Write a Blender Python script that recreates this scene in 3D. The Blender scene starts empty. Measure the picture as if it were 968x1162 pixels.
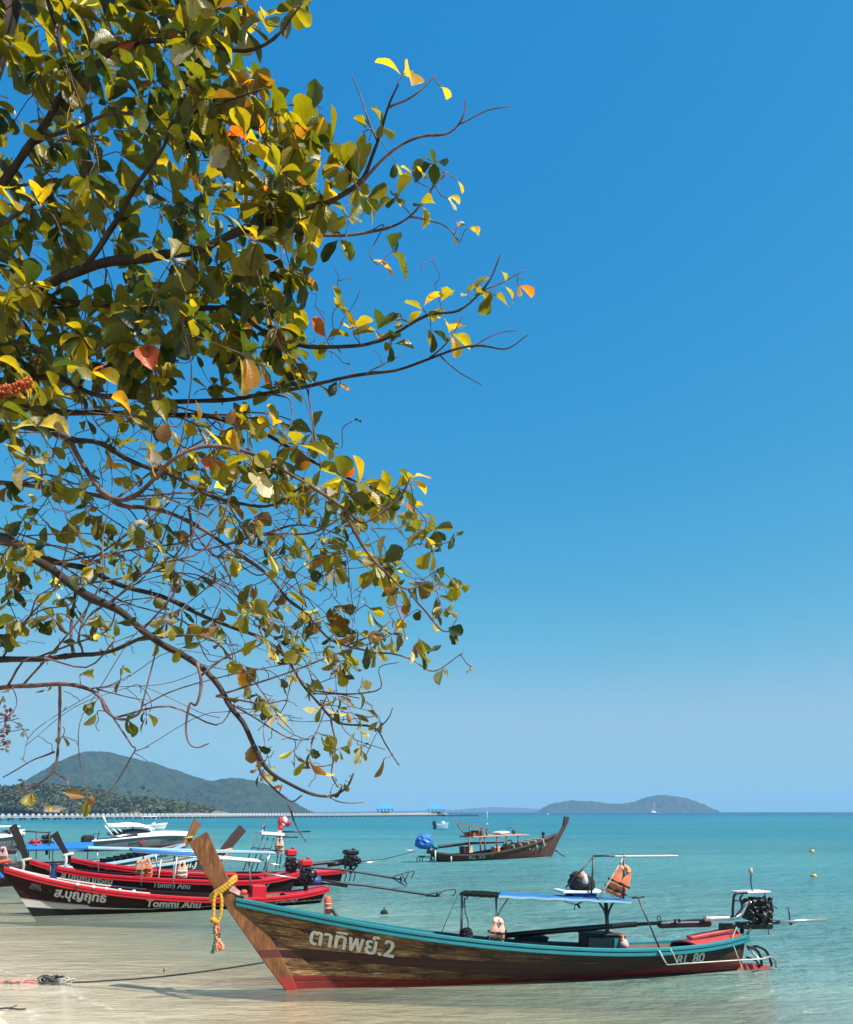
import bpy, math, random
import numpy as np
from mathutils import Vector, Matrix, noise
from mathutils.bvhtree import BVHTree

R = math.radians
SC = bpy.context.scene
COL = SC.collection

# ------------------------------------------------------------------ camera
H = 2.64            # eye height above the water
F = 900.0           # focal length in photograph pixels (photograph is 968 x 1162)
CX, HY = 484.0, 921.0
cam_d = bpy.data.cameras.new('camera')
cam = bpy.data.objects.new('camera', cam_d)
COL.objects.link(cam)
cam.location = (0, 0, H)
cam.rotation_euler = (R(90), 0, 0)
cam_d.sensor_fit = 'HORIZONTAL'
cam_d.sensor_width = 36
cam_d.lens = 36 * F / 968
cam_d.shift_y = (HY - 581) / 968
cam_d.clip_start = 0.05
cam_d.clip_end = 30000
SC.camera = cam

# ------------------------------------------------------------------ sky, sun, exposure
SUN_EL, SUN_AZ = 53.0, 119.0      # azimuth clockwise from +Y (view direction)
w = bpy.data.worlds.new('World')
SC.world = w
w.use_nodes = True
nt = w.node_tree
nt.nodes.clear()
sky = nt.nodes.new('ShaderNodeTexSky')
sky.sky_type = 'NISHITA'
sky.sun_disc = False
sky.sun_elevation = R(SUN_EL)
sky.sun_rotation = R(SUN_AZ)
sky.altitude = 0
sky.air_density = 1.0
sky.dust_density = 0.6
sky.ozone_density = 3.0
# the phone camera's colour response to the sky: one power curve per channel
sepc = nt.nodes.new('ShaderNodeSeparateColor'); comc = nt.nodes.new('ShaderNodeCombineColor')
nt.links.new(sky.outputs[0], sepc.inputs[0])
for ch, (ref, powr, val, top) in enumerate(((.947, 2.25, .025, .31), (1.58, .74, .272, .58), (3.0, .25, .64, .80))):
    d1 = nt.nodes.new('ShaderNodeMath'); d1.operation = 'DIVIDE'; d1.inputs[1].default_value = ref
    d2 = nt.nodes.new('ShaderNodeMath'); d2.operation = 'POWER'; d2.inputs[1].default_value = powr
    d3 = nt.nodes.new('ShaderNodeMath'); d3.operation = 'MULTIPLY'; d3.inputs[1].default_value = val / (1.741 * .13)
    nt.links.new(sepc.outputs[ch], d1.inputs[0]); nt.links.new(d1.outputs[0], d2.inputs[0])
    nt.links.new(d2.outputs[0], d3.inputs[0])
    d4 = nt.nodes.new('ShaderNodeMath'); d4.operation = 'SMOOTH_MIN'; d4.inputs[1].default_value = top / (1.741 * .13); d4.inputs[2].default_value = .35 * top / (1.741 * .13)
    nt.links.new(d3.outputs[0], d4.inputs[0]); nt.links.new(d4.outputs[0], comc.inputs[ch])
bg = nt.nodes.new('ShaderNodeBackground')
bg.inputs['Strength'].default_value = 0.13
wo = nt.nodes.new('ShaderNodeOutputWorld')
nt.links.new(comc.outputs[0], bg.inputs['Color'])
nt.links.new(bg.outputs[0], wo.inputs['Surface'])

sun_d = bpy.data.lights.new('sun', 'SUN')
sun_d.energy = 5.0
sun_d.angle = R(0.5)
sun_d.color = (1.0, 0.95, 0.87)
sun = bpy.data.objects.new('sun', sun_d)
COL.objects.link(sun)
TOSUN = Vector((math.sin(R(SUN_AZ)) * math.cos(R(SUN_EL)), math.cos(R(SUN_AZ)) * math.cos(R(SUN_EL)), math.sin(R(SUN_EL))))
sun.rotation_euler = TOSUN.to_track_quat('Z', 'Y').to_euler()
sun.location = (20, -10, 40)

SC.view_settings.view_transform = 'Standard'
SC.view_settings.look = 'None'
SC.view_settings.gamma = 1
SC.view_settings.use_curve_mapping = False
SC.view_settings.exposure = 0.8
SC.render.engine = 'CYCLES'
SC.cycles.max_bounces = 6
SC.cycles.transparent_max_bounces = 12
SC.cycles.volume_bounces = 0
SC.cycles.caustics_reflective = False
SC.cycles.caustics_refractive = False

# ------------------------------------------------------------------ helpers
def ray(px, py):
    return Vector(((px - CX) / F, 1.0, -(py - HY) / F))

def W(px, py, Y):
    """the place at depth Y that the photograph shows at (px, py)"""
    return Vector((0, 0, H)) + ray(px, py) * Y

def yw(py):
    """depth of the water surface seen at row py"""
    return F * H / (py - HY)

def tag(o, label=None, cat=None, group=None, kind=None):
    if label: o['label'] = label
    if cat: o['category'] = cat
    if group: o['group'] = group
    if kind: o['kind'] = kind
    return o

def thing(name, label, cat, loc, group=None):
    o = bpy.data.objects.new(name, None)
    o.empty_display_size = 0.2
    COL.objects.link(o)
    o.location = loc
    return tag(o, label, cat, group)

def wloc(o):
    v = Vector((0, 0, 0))
    while o:
        v += o.location
        o = o.parent
    return v

class MB:
    """collects shapes in world coordinates; build() links them as one mesh object"""
    def __init__(self):
        self.v, self.f, self.m, self.a, self.uv = [], [], [], {}, {}
        self.mi = 0
        self.sm = []
        self.smooth = False
    def add(self, vs, fs, mi=None, smooth=None):
        o = len(self.v)
        self.v += [tuple(p) for p in vs]
        for f in fs:
            self.f.append([i + o for i in f])
            self.m.append(self.mi if mi is None else mi)
            self.sm.append(self.smooth if smooth is None else smooth)
        return o
    def hexa(self, c, mi=None):
        """eight corners: bottom four then top four"""
        self.add(c, [(3, 2, 1, 0), (4, 5, 6, 7), (0, 1, 5, 4), (1, 2, 6, 5), (2, 3, 7, 6), (3, 0, 4, 7)], mi, False)
    def box(self, c, s, M=None, bev=0.0, mi=None):
        c = Vector(c); hx, hy, hz = s[0] / 2, s[1] / 2, s[2] / 2
        T = M if M is not None else Matrix.Identity(3)
        if bev <= 0:
            vs = [c + T @ Vector(p) for p in ((-hx, -hy, -hz), (hx, -hy, -hz), (hx, hy, -hz), (-hx, hy, -hz),
                                              (-hx, -hy, hz), (hx, -hy, hz), (hx, hy, hz), (-hx, hy, hz))]
            self.hexa(vs, mi)
            return
        b = min(bev, hx * .95, hy * .95, hz * .95)
        rings = []
        for (ox, oy, oz) in ((hx - b, hy - b, -hz), (hx, hy, -hz + b), (hx, hy, hz - b), (hx - b, hy - b, hz)):
            ring = []
            ins = b
            for (sx, sy) in ((-1, -1), (1, -1), (1, 1), (-1, 1)):
                if (sx, sy) in ((-1, -1), (1, 1)):
                    a, d = (sx * ox, sy * (oy - ins)), (sx * (ox - ins), sy * oy)
                else:
                    a, d = (sx * (ox - ins), sy * oy), (sx * ox, sy * (oy - ins))
                ring += [c + T @ Vector((a[0], a[1], oz)), c + T @ Vector((d[0], d[1], oz))]
            rings.append(ring)
        vs = [p for r_ in rings for p in r_]
        fs = [tuple(range(7, -1, -1)), tuple(range(24, 32))]
        for k in range(3):
            for i in range(8):
                j = (i + 1) % 8
                fs.append((k * 8 + i, k * 8 + j, k * 8 + 8 + j, k * 8 + 8 + i))
        self.add(vs, fs, mi, False)
    def bar(self, a, b, wd, ht, up=(0, 0, 1), bev=0.0, mi=None):
        """box from a to b with a width and a height"""
        a, b = Vector(a), Vector(b)
        d = b - a; L = d.length
        if L < 1e-6: return
        x = d / L; up = Vector(up)
        y = up.cross(x)
        if y.length < 1e-4: y = Vector((0, 1, 0)).cross(x)
        y.normalize(); z = x.cross(y)
        T = Matrix((x, y, z)).transposed()
        self.box((a + b) / 2, (L, wd, ht), T, bev, mi)
    def tube(self, pts, r, n=8, mi=None, caps=True, closed=False):
        pts = [Vector(p) for p in pts]
        k = len(pts)
        if k < 2: return
        rs = r if isinstance(r, (list, tuple)) else [r] * k
        vs, fs = [], []
        t0 = (pts[1] - pts[0]).normalized()
        ref = Vector((0, 0, 1)) if abs(t0.z) < .9 else Vector((1, 0, 0))
        nrm = (ref - t0 * ref.dot(t0)).normalized()
        for i, p in enumerate(pts):
            if closed: t = pts[(i + 1) % k] - pts[i - 1]
            elif i == 0: t = pts[1] - pts[0]
            elif i == k - 1: t = pts[-1] - pts[-2]
            else: t = (pts[i + 1] - pts[i]).normalized() + (pts[i] - pts[i - 1]).normalized()
            if t.length < 1e-9: t = Vector((0, 0, 1))
            t.normalize()
            nrm = nrm - t * nrm.dot(t)
            if nrm.length < 1e-6: nrm = t.orthogonal()
            nrm.normalize()
            bn = t.cross(nrm)
            for j in range(n):
                a = 2 * math.pi * j / n
                vs.append(p + (nrm * math.cos(a) + bn * math.sin(a)) * rs[i])
        for i in range(k if closed else k - 1):
            i2 = (i + 1) % k
            for j in range(n):
                j2 = (j + 1) % n
                fs.append((i * n + j, i * n + j2, i2 * n + j2, i2 * n + j))
        if caps and not closed:
            fs.append(tuple(range(n - 1, -1, -1)))
            fs.append(tuple((k - 1) * n + j for j in range(n)))
        self.add(vs, fs, mi, True)
    def prism(self, outline, off, mi=None, smooth=False):
        """outline: a loop of points; off: the vector to the opposite face; fanned about the middle so that it may be hollow-sided"""
        off = Vector(off)
        n = len(outline)
        a = [Vector(p) for p in outline]
        vs = a + [p + off for p in a]
        fs = [tuple(range(n)), tuple(range(2 * n - 1, n - 1, -1))]
        for i in range(n):
            j = (i + 1) % n
            fs.append((j, i, i + n, j + n))
        self.add(vs, fs, mi, smooth)
    def ball(self, c, s, n=10, m=7, jit=0.0, seed=0, mi=None, T=None):
        c = Vector(c)
        if not hasattr(s, '__len__'): s = (s, s, s)
        rnd = random.Random(seed)
        vs, fs = [], []
        for i in range(m + 1):
            th = math.pi * i / m
            for j in range(n):
                ph = 2 * math.pi * j / n
                d = Vector((math.sin(th) * math.cos(ph), math.sin(th) * math.sin(ph), math.cos(th)))
                k = 1 + jit * noise.noise(d * 2.3 + Vector((seed * 3.1, seed * 1.7, 0)))
                p = Vector((d.x * s[0], d.y * s[1], d.z * s[2])) * k
                vs.append(c + (T @ p if T is not None else p))
        for i in range(m):
            for j in range(n):
                j2 = (j + 1) % n
                fs.append((i * n + j, (i + 1) * n + j, (i + 1) * n + j2, i * n + j2))
        self.add(vs, fs, mi, True)
    def grid(self, P, mi=None, smooth=True, flip=False):
        """P: rows of points"""
        r, c = len(P), len(P[0])
        vs = [p for row in P for p in row]
        fs = []
        for i in range(r - 1):
            for j in range(c - 1):
                q = (i * c + j, i * c + j + 1, (i + 1) * c + j + 1, (i + 1) * c + j)
                fs.append(q[::-1] if flip else q)
        return self.add(vs, fs, mi, smooth)
    def build(self, name, mats, parent=None, attrs=None, uvs=None):
        org = wloc(parent) if parent else Vector((0, 0, 0))
        me = bpy.data.meshes.new(name)
        vv = [(p[0] - org.x, p[1] - org.y, p[2] - org.z) for p in self.v]
        me.from_pydata(vv, [], self.f)
        if not isinstance(mats, (list, tuple)): mats = [mats]
        for m_ in mats: me.materials.append(m_)
        if len(mats) > 1: me.polygons.foreach_set('material_index', self.m)
        me.polygons.foreach_set('use_smooth', self.sm)
        for k, vals in (attrs or {}).items():
            if len(vals) and hasattr(vals[0], '__len__'):
                at = me.attributes.new(k, 'FLOAT_COLOR', 'POINT')
                at.data.foreach_set('color', [c for v4 in vals for c in v4])
            else:
                at = me.attributes.new(k, 'FLOAT', 'POINT')
                at.data.foreach_set('value', vals)
        me.update()
        o = bpy.data.objects.new(name, me)
        COL.objects.link(o)
        if parent: o.parent = parent
        return o

# ------------------------------------------------------------------ materials
class N:
    """small node-graph writer"""
    def __init__(self, name):
        self.mat = bpy.data.materials.new(name)
        self.mat.use_nodes = True
        self.t = self.mat.node_tree
        self.t.nodes.clear()
        self.out = self.t.nodes.new('ShaderNodeOutputMaterial')
    def new(self, ty, **kw):
        n = self.t.nodes.new(ty)
        for k, v in kw.items():
            if k.startswith('_'): setattr(n, k[1:], v)
            else:
                self.set(n, k, v)
        return n
    def set(self, n, k, v):
        i = n.inputs[int(k[1:])] if k[0] == 'i' and k[1:].isdigit() else n.inputs[k.replace('__', ' ')]
        if hasattr(v, 'is_output') or isinstance(v, bpy.types.NodeSocket): self.t.links.new(v, i)
        else: i.default_value = v
    def math(self, op, a, b=None, c=None, clamp=False):
        n = self.t.nodes.new('ShaderNodeMath'); n.operation = op; n.use_clamp = clamp
        for k, v in enumerate((a, b, c)):
            if v is None: continue
            if isinstance(v, bpy.types.NodeSocket): self.t.links.new(v, n.inputs[k])
            else: n.inputs[k].default_value = v
        return n.outputs[0]
    def noise(self, vec, scale, detail=4, rough=.55, out='Fac'):
        n = self.t.nodes.new('ShaderNodeTexNoise')
        n.inputs['Scale'].default_value = scale
        n.inputs['Detail'].default_value = detail
        n.inputs['Roughness'].default_value = rough
        if vec is not None: self.t.links.new(vec, n.inputs['Vector'])
        return n.outputs[out]
    def mapping(self, vec, scale=(1, 1, 1), loc=(0, 0, 0), rot=(0, 0, 0)):
        n = self.t.nodes.new('ShaderNodeMapping')
        n.inputs['Scale'].default_value = scale
        n.inputs['Location'].default_value = loc
        n.inputs['Rotation'].default_value = rot
        self.t.links.new(vec, n.inputs['Vector'])
        return n.outputs[0]
    def ramp(self, fac, stops, mode='LINEAR'):
        n = self.t.nodes.new('ShaderNodeValToRGB')
        cr = n.color_ramp; cr.interpolation = mode
        while len(cr.elements) < len(stops): cr.elements.new(0.5)
        for e, (p, c) in zip(cr.elements, stops):
            e.position = p; e.color = (*c, 1) if len(c) == 3 else c
        self.t.links.new(fac, n.inputs[0])
        return n.outputs[0]
    def mix(self, fac, a, b, blend='MIX'):
        n = self.t.nodes.new('ShaderNodeMix'); n.data_type = 'RGBA'; n.blend_type = blend
        for k, v in ((0, fac), (6, a), (7, b)):
            if isinstance(v, bpy.types.NodeSocket): self.t.links.new(v, n.inputs[k])
            else: n.inputs[k].default_value = (*v, 1) if hasattr(v, '__len__') and len(v) == 3 else v
        return n.outputs[2]
    def maprange(self, v, a, b, c=0., d=1., smooth=False):
        n = self.t.nodes.new('ShaderNodeMapRange'); n.clamp = True
        if smooth: n.interpolation_type = 'SMOOTHSTEP'
        self.t.links.new(v, n.inputs[0])
        for k, x in enumerate((a, b, c, d)): n.inputs[k + 1].default_value = x
        return n.outputs[0]
    def bump(self, h, strength=.3, dist=.02, normal=None):
        n = self.t.nodes.new('ShaderNodeBump')
        n.inputs['Strength'].default_value = strength
        n.inputs['Distance'].default_value = dist
        self.t.links.new(h, n.inputs['Height'])
        if normal is not None: self.t.links.new(normal, n.inputs['Normal'])
        return n.outputs[0]
    def pos(self):
        return self.t.nodes.new('ShaderNodeNewGeometry').outputs['Position']
    def objc(self):
        return self.t.nodes.new('ShaderNodeTexCoord').outputs['Object']
    def attr(self, name, out='Fac'):
        n = self.t.nodes.new('ShaderNodeAttribute'); n.attribute_name = name
        return n.outputs[out]
    def bsdf(self, color, rough=.5, metal=0., normal=None, spec=.5, **kw):
        b = self.t.nodes.new('ShaderNodeBsdfPrincipled')
        self.set(b, 'Base__Color', (*color, 1) if hasattr(color, '__len__') and not isinstance(color, bpy.types.NodeSocket) and len(color) == 3 else color)
        self.set(b, 'Roughness', rough); self.set(b, 'Metallic', metal)
        self.set(b, 'Specular__IOR__Level', spec)
        if normal is not None: self.set(b, 'Normal', normal)
        for k, v in kw.items(): self.set(b, k, v)
        return b.outputs[0]
    def done(self, sh, vol=None):
        if sh is not None: self.t.links.new(sh, self.out.inputs['Surface'])
        if vol is not None: self.t.links.new(vol, self.out.inputs['Volume'])
        return self.mat

def paint(name, c, rough=.45, var=.35, scale=9., metal=0., dirt=(.05, .04, .03), dirtamt=.35, bump=.15, spec=.5):
    """a worn surface: patchy tone, a little grime, a little relief"""
    g = N(name)
    p = g.objc()
    n1 = g.noise(p, scale, 5, .6)
    n2 = g.noise(p, scale * 4.3, 4, .6)
    col = g.mix(g.maprange(n1, .3, .75), c, tuple(x * (1 - var) for x in c))
    col = g.mix(g.math('MULTIPLY', g.maprange(n2, .55, .8), dirtamt), col, dirt)
    rg = g.maprange(n1, .2, .8, rough * .8, min(1, rough * 1.25))
    return g.done(g.bsdf(col, rg, metal, g.bump(n2, bump, .01), spec))

def wood(name, c1, c2, scale=(1, 1, 1), rough=.55):
    g = N(name)
    p = g.objc()
    n1 = g.noise(g.mapping(p, scale), 6, 6, .65)
    n2 = g.noise(p, 2.2, 3)
    col = g.mix(g.maprange(n1, .3, .7), c1, c2)
    col = g.mix(g.maprange(n2, .55, .75, 0, .6), col, tuple(x * .45 for x in c1))
    return g.done(g.bsdf(col, rough, 0, g.bump(n1, .3, .01)))

M = {}
M['teal'] = paint('teal_paint', (.012, .2, .24), .42, .25, 5)
M['teal_dark'] = paint('dark_teal_paint', (.005, .022, .028), .6, .4, 6, spec=.2)
M['red_paint'] = paint('red_gloss_paint', (.56, .008, .022), .32, .3, 4)
M['deck_red'] = paint('deck_red_paint', (.55, .06, .05), .5, .3, 6)
M['black'] = paint('black_metal', (.012, .012, .014), .4, .4, 20, .3)
M['blackcloth'] = paint('black_cloth', (.01, .01, .013), .9, .4, 20)
M['steel'] = paint('galvanised_steel', (.5, .5, .5), .35, .3, 20, .85)
M['darksteel'] = paint('dark_steel', (.08, .08, .085), .4, .4, 25, .7)
M['chrome'] = paint('bright_pipe', (.62, .6, .57), .3, .25, 15, .8)
M['white'] = paint('white_gelcoat', (.75, .75, .75), .3, .08, 3, dirtamt=.15)
M['offwhite'] = paint('off_white_paint', (.62, .6, .55), .5, .25, 8)
M['pinkish'] = paint('pale_plate', (.6, .5, .48), .5, .25, 8)
M['blue_tarp'] = paint('blue_tarpaulin', (.015, .16, .5), .5, .3, 4, bump=.4)
M['blue_roof'] = paint('blue_sheet_roof', (.025, .15, .40), .7, .2, 1, spec=.1)
M['lightblue'] = paint('pale_blue_paint', (.3, .5, .62), .5, .25, 5)
M['pavroof'] = paint('pavilion_blue_tiles', (.05, .27, .62), .7, .15, 1)
M['lowroof'] = paint('faded_red_roof', (.46, .26, .19), .7, .3, 4)
M['net'] = paint('black_shade_net', (.006, .008, .008), .95, .4, 30, bump=.5, spec=.1)
M['orange'] = paint('orange_nylon', (.92, .27, .12), .7, .25, 12, bump=.35)
M['peach'] = paint('faded_orange_nylon', (.88, .50, .38), .75, .25, 10, bump=.35)
M['pinkcloth'] = paint('pink_cloth', (.7, .4, .38), .85, .3, 14, bump=.4)
M['whitecloth'] = paint('white_cloth', (.72, .66, .64), .85, .25, 14, bump=.4)
M['yellow'] = paint('yellow_garland', (.62, .34, .03), .85, .4, 60, bump=.6)
M['ribbonred'] = paint('red_ribbon', (.6, .09, .05), .7, .3, 40)
M['ribbongreen'] = paint('green_ribbon', (.03, .12, .05), .7, .3, 40)
M['ribbonpink'] = paint('orange_ribbon', (.75, .3, .16), .7, .3, 40)
M['rope'] = paint('dark_rope', (.05, .055, .05), .9, .4, 60, bump=.5)
M['ropepale'] = paint('pale_rope', (.5, .46, .38), .9, .4, 60, bump=.5)
M['buoy'] = paint('orange_buoy_plastic', (.8, .1, .04), .45, .2, 12)
M['yellowbuoy'] = paint('yellow_float', (.62, .42, .08), .5, .3, 12)
M['letter'] = paint('white_lettering_paint', (.80, .78, .72), .6, .4, 10, dirtamt=.6)
M['letterdim'] = paint('faded_lettering_paint', (.36, .33, .3), .7, .4, 18)
M['letterdark'] = paint('dark_lettering_paint', (.06, .07, .1), .6, .3, 14)
M['glass'] = paint('tinted_windshield', (.012, .016, .02), .12, .2, 3)
M['prow'] = wood('varnished_prow_wood', (.23, .095, .024), (.12, .042, .011), (3, 3, .3), .5)
def stem_material():
    g = N('stem_wood_with_boot_paint')
    p = g.objc()
    n1 = g.noise(g.mapping(p, (4, 4, .8), rot=(0, R(-30), 0)), 6, 7, .7); n2 = g.noise(p, 2.6, 4)
    col = g.ramp(g.maprange(n1, .3, .7), [(0, (.05, .018, .006)), (.4, (.13, .048, .012)), (.75, (.20, .08, .02)), (1, (.30, .14, .04))])
    col = g.mix(g.maprange(n2, .52, .7, 0, .75), col, (.06, .022, .009))
    z = g.math('ADD', g.new('ShaderNodeSeparateXYZ', Vector=p).outputs['Z'], g.math('MULTIPLY', g.math('SUBTRACT', n1, .5), .03))
    col = g.mix(g.math('MULTIPLY', g.math('GREATER_THAN', z, .485), g.math('LESS_THAN', z, .6)), col, (.085, .014, .013))
    col = g.mix(g.math('LESS_THAN', z, .19), col, (.24, .018, .014))
    return g.done(g.bsdf(col, .5, 0, g.bump(n1, .4, .01)))
M['prow_main'] = stem_material()
M['prowdark'] = wood('dark_prow_wood', (.006, .004, .004), (.014, .008, .006), (2, 2, .35), .5)
M['prowbrown'] = wood('brown_prow_wood', (.03, .014, .01), (.065, .03, .018), (2, 2, .35), .5)
M['plank'] = wood('inner_plank_wood', (.16, .09, .05), (.09, .05, .03), (.6, 4, 4), .7)
M['roofwood'] = wood('red_brown_roof_wood', (.30, .09, .05), (.2, .055, .032), (.6, 4, 4), .65)
M['seatbeige'] = paint('beige_seat_cushion', (.5, .42, .33), .7, .25, 8)
M['redfabric'] = paint('red_fabric', (.55, .03, .05), .8, .3, 12)
M['bluefabric'] = paint('navy_fabric', (.02, .05, .2), .8, .3, 12)
M['redlamp'] = paint('red_engine_cover', (.5, .015, .02), .35, .3, 15)
M['bluecan'] = paint('blue_plastic', (.02, .08, .25), .45, .3, 15)
M['concrete'] = paint('pier_concrete', (.3, .29, .27), .85, .3, .5)
M['pilem'] = paint('pier_pile', (.07, .07, .065), .9, .3, .7)
M['railwhite'] = paint('pier_white_rail', (.42, .43, .43), .7, .15, .5)

# hull with weathered planks (band < 0 red boot top, 0..1 maroon, > 1 bare planks)
def hull_material(name, stops, wood=False, edge=.12, rough=.5, plank=9.0, wear=.5, spec=.4):
    g = N(name)
    b = g.attr('band'); vv = g.attr('vpos'); xx = g.attr('xpos')
    cv = g.new('ShaderNodeCombineXYZ', X=xx, Y=vv).outputs[0]
    n_edge = g.noise(g.mapping(cv, (1.2, 5, 1)), 2.0, 5, .6)
    bb = g.math('ADD', b, g.math('MULTIPLY', g.math('SUBTRACT', n_edge, .5), edge))
    f = g.math('MULTIPLY_ADD', bb, .25, .25)      # -1..3 to 0..1
    col = g.ramp(f, stops, 'CONSTANT')
    streak = g.noise(g.mapping(cv, (1.6, 20, 1)), 2.4, 8, .72)
    blotch = g.noise(g.mapping(cv, (1.1, 3.2, 1)), 1.9, 7, .68)
    fine = g.noise(g.mapping(cv, (9, 60, 1)), 3.0, 5, .7)
    wob = g.math('MULTIPLY', g.math('SUBTRACT', g.noise(g.mapping(cv, (.8, 1, 1)), 1.0, 2), .5), .02)
    seam = g.math('FRACT', g.math('MULTIPLY', g.math('ADD', vv, wob), plank))
    seamd = g.math('MINIMUM', seam, g.math('SUBTRACT', 1.0, seam))
    seaml = g.maprange(seamd, .0, .07, 1, 0)
    if wood:
        w1 = g.math('MULTIPLY', g.math('GREATER_THAN', bb, 0), g.math('LESS_THAN', bb, 1))
        wm = g.math('MAXIMUM', w1, g.math('GREATER_THAN', bb, 2))
        plankid = g.math('FLOOR', g.math('MULTIPLY', g.math('ADD', vv, wob), plank))
        pv = g.new('ShaderNodeCombineXYZ', X=g.math('MULTIPLY', xx, .8), Y=g.math('MULTIPLY', plankid, 3.7)).outputs[0]
        ptone = g.noise(pv, 1.3, 3)
        ss = g.maprange(g.math('ADD', streak, g.math('MULTIPLY', g.math('SUBTRACT', ptone, .5), .5)), .3, .72)
        wc = g.ramp(ss, [(.10, (.014, .008, .005)), (.28, (.10, .045, .017)), (.48, (.20, .095, .036)), (.68, (.38, .21, .09)), (.9, (.56, .41, .25))])
        wc = g.mix(g.maprange(blotch, .49, .60, 0, .92), wc, (.013, .009, .007))
        xw = g.math('ADD', xx, g.math('MULTIPLY', blotch, 1.6))
        wc = g.mix(g.maprange(xw, -.2, 3.6, .9, 0.), wc, (.013, .010, .009))
        col = g.mix(g.maprange(streak, .45, .62, 0, .55), col, (.025, .012, .01))
        col = g.mix(wm, col, wc)
    col = g.mix(g.math('MULTIPLY', g.maprange(blotch, .52, .66), wear), col, (.02, .011, .009))
    col = g.mix(g.math('MULTIPLY', g.maprange(fine, .6, .72), wear * .6), col, (.34, .26, .2))
    col = g.mix(g.math('MULTIPLY', seaml, .85), col, (.006, .005, .004))
    h = g.math('SUBTRACT', g.math('MULTIPLY', streak, .6), seaml)
    return g.done(g.bsdf(col, g.maprange(streak, .3, .7, rough, rough + .3), 0, g.bump(h, .7, .014), spec))

M['hull_main'] = hull_material('weathered_plank_hull', [(0, (.24, .018, .014)), (.25, (.05, .03, .02)), (.5, (.05, .014, .012)), (.75, (.05, .03, .02))], True, .16, .55, 8, .5)
M['hull_red1'] = hull_material('black_hull_white_boot', [(0, (.008, .008, .009)), (.25, (.5, .49, .46)), (.5, (.02, .003, .004))], False, .03, .45, 7, .12, .2)
M['hull_red2'] = hull_material('black_maroon_hull', [(0, (.008, .008, .009)), (.25, (.02, .007, .008)), (.5, (.018, .003, .004))], False, .05, .45, 7, .15, .2)
M['hull_brown'] = hull_material('brown_plank_hull', [(0, (.03, .012, .009)), (.25, (.09, .02, .014)), (.5, (.085, .032, .018))], False, .2, .5, 6, .5)
M['hull_green'] = hull_material('faded_teal_hull', [(0, (.03, .05, .05)), (.25, (.12, .26, .27)), (.5, (.2, .34, .34))], False, .1, .5, 6, .3)
M['hull_white'] = hull_material('white_speedboat_hull', [(0, (.05, .06, .09)), (.25, (.6, .16, .17)), (.5, (.72, .72, .73))], False, .01, .25, .01, .02)

# ------------------------------------------------------------------ setting: ground, sea
SHN = Vector((.68, .733))            # seaward direction across the shore
def sdist(x, y):
    return .75 + (x + 6.8) * SHN.x + (y - 12.6) * SHN.y

def ground_z(x, y):
    s = sdist(x, y)
    if s < 0:
        z = -.035 * s + .024 * s * s if s > -5 else .775 + .12 * (-s - 5)
        z = min(z, 2.2)
    else:
        z = -.045 * s - .0035 * min(s, 10) ** 2
        z = max(z, -3.2)
    d = math.hypot(x, y)
    if d < 60:
        k = max(0, 1 - d / 60)
        z += k * (.022 * noise.noise(Vector((x * .55, y * .55, 1.3))) + .012 * noise.noise(Vector((x * 1.7, y * 1.7, 4.1))))
        if s < .6:
            z += .012 * noise.noise(Vector((x * 5, y * 5, 2))) * min(1, max(0, .6 - s))
    return z

def axis(lo, hi, n, sharp):
    a, b = math.asinh(lo / sharp), math.asinh(hi / sharp)
    return [sharp * math.sinh(a + (b - a) * i / (n - 1)) for i in range(n)]

xs = axis(-6800, 6800, 260, 6)
ys = [10 + t for t in axis(-120, 6800, 220, 5)]
g = MB()
g.grid([[(x, y, ground_z(x, y)) for x in xs] for y in ys])

gm = N('beach_sand')
p = gm.pos()
n1 = gm.noise(p, 1.1, 5, .6); n2 = gm.noise(p, 45, 4, .7); n3 = gm.noise(p, 160, 2, .6)
zz = gm.new('ShaderNodeSeparateXYZ', Vector=p).outputs['Z']
wet = gm.maprange(gm.math('ADD', zz, gm.math('MULTIPLY', gm.math('SUBTRACT', n1, .5), .06)), .03, .16, 1, 0)
dry = gm.mix(gm.maprange(n2, .35, .7), (.40, .335, .25), (.32, .26, .19))
dry = gm.mix(gm.maprange(n3, .6, .75, 0, .6), dry, (.15, .12, .09))
wetc = gm.mix(gm.maprange(n1, .4, .65), (.60, .50, .36), (.50, .41, .28))
colr = gm.mix(wet, dry, wetc)
rg = gm.maprange(wet, 0, 1, .9, .45)
gm.done(gm.bsdf(colr, rg, 0, gm.bump(gm.math('ADD', n2, gm.math('MULTIPLY', n1, 2.)), .35, .02), .3))
tag(g.build('beach_ground', gm.mat), kind='structure')

# sea
wm = N('sea_water')
p = wm.pos()
sp = wm.new('ShaderNodeSeparateXYZ', Vector=p)
sd = wm.math('ADD', wm.math('MULTIPLY', wm.math('ADD', sp.outputs['X'], 6.8 + .75 / SHN.x), SHN.x),
             wm.math('MULTIPLY', wm.math('ADD', sp.outputs['Y'], -12.6), SHN.y))
big = wm.noise(wm.mapping(p, (.22, .35, 1)), 1.0, 4, .55)
sdn = wm.math('ADD', sd, wm.math('MULTIPLY', wm.math('SUBTRACT', big, .5), 4.5))
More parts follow.
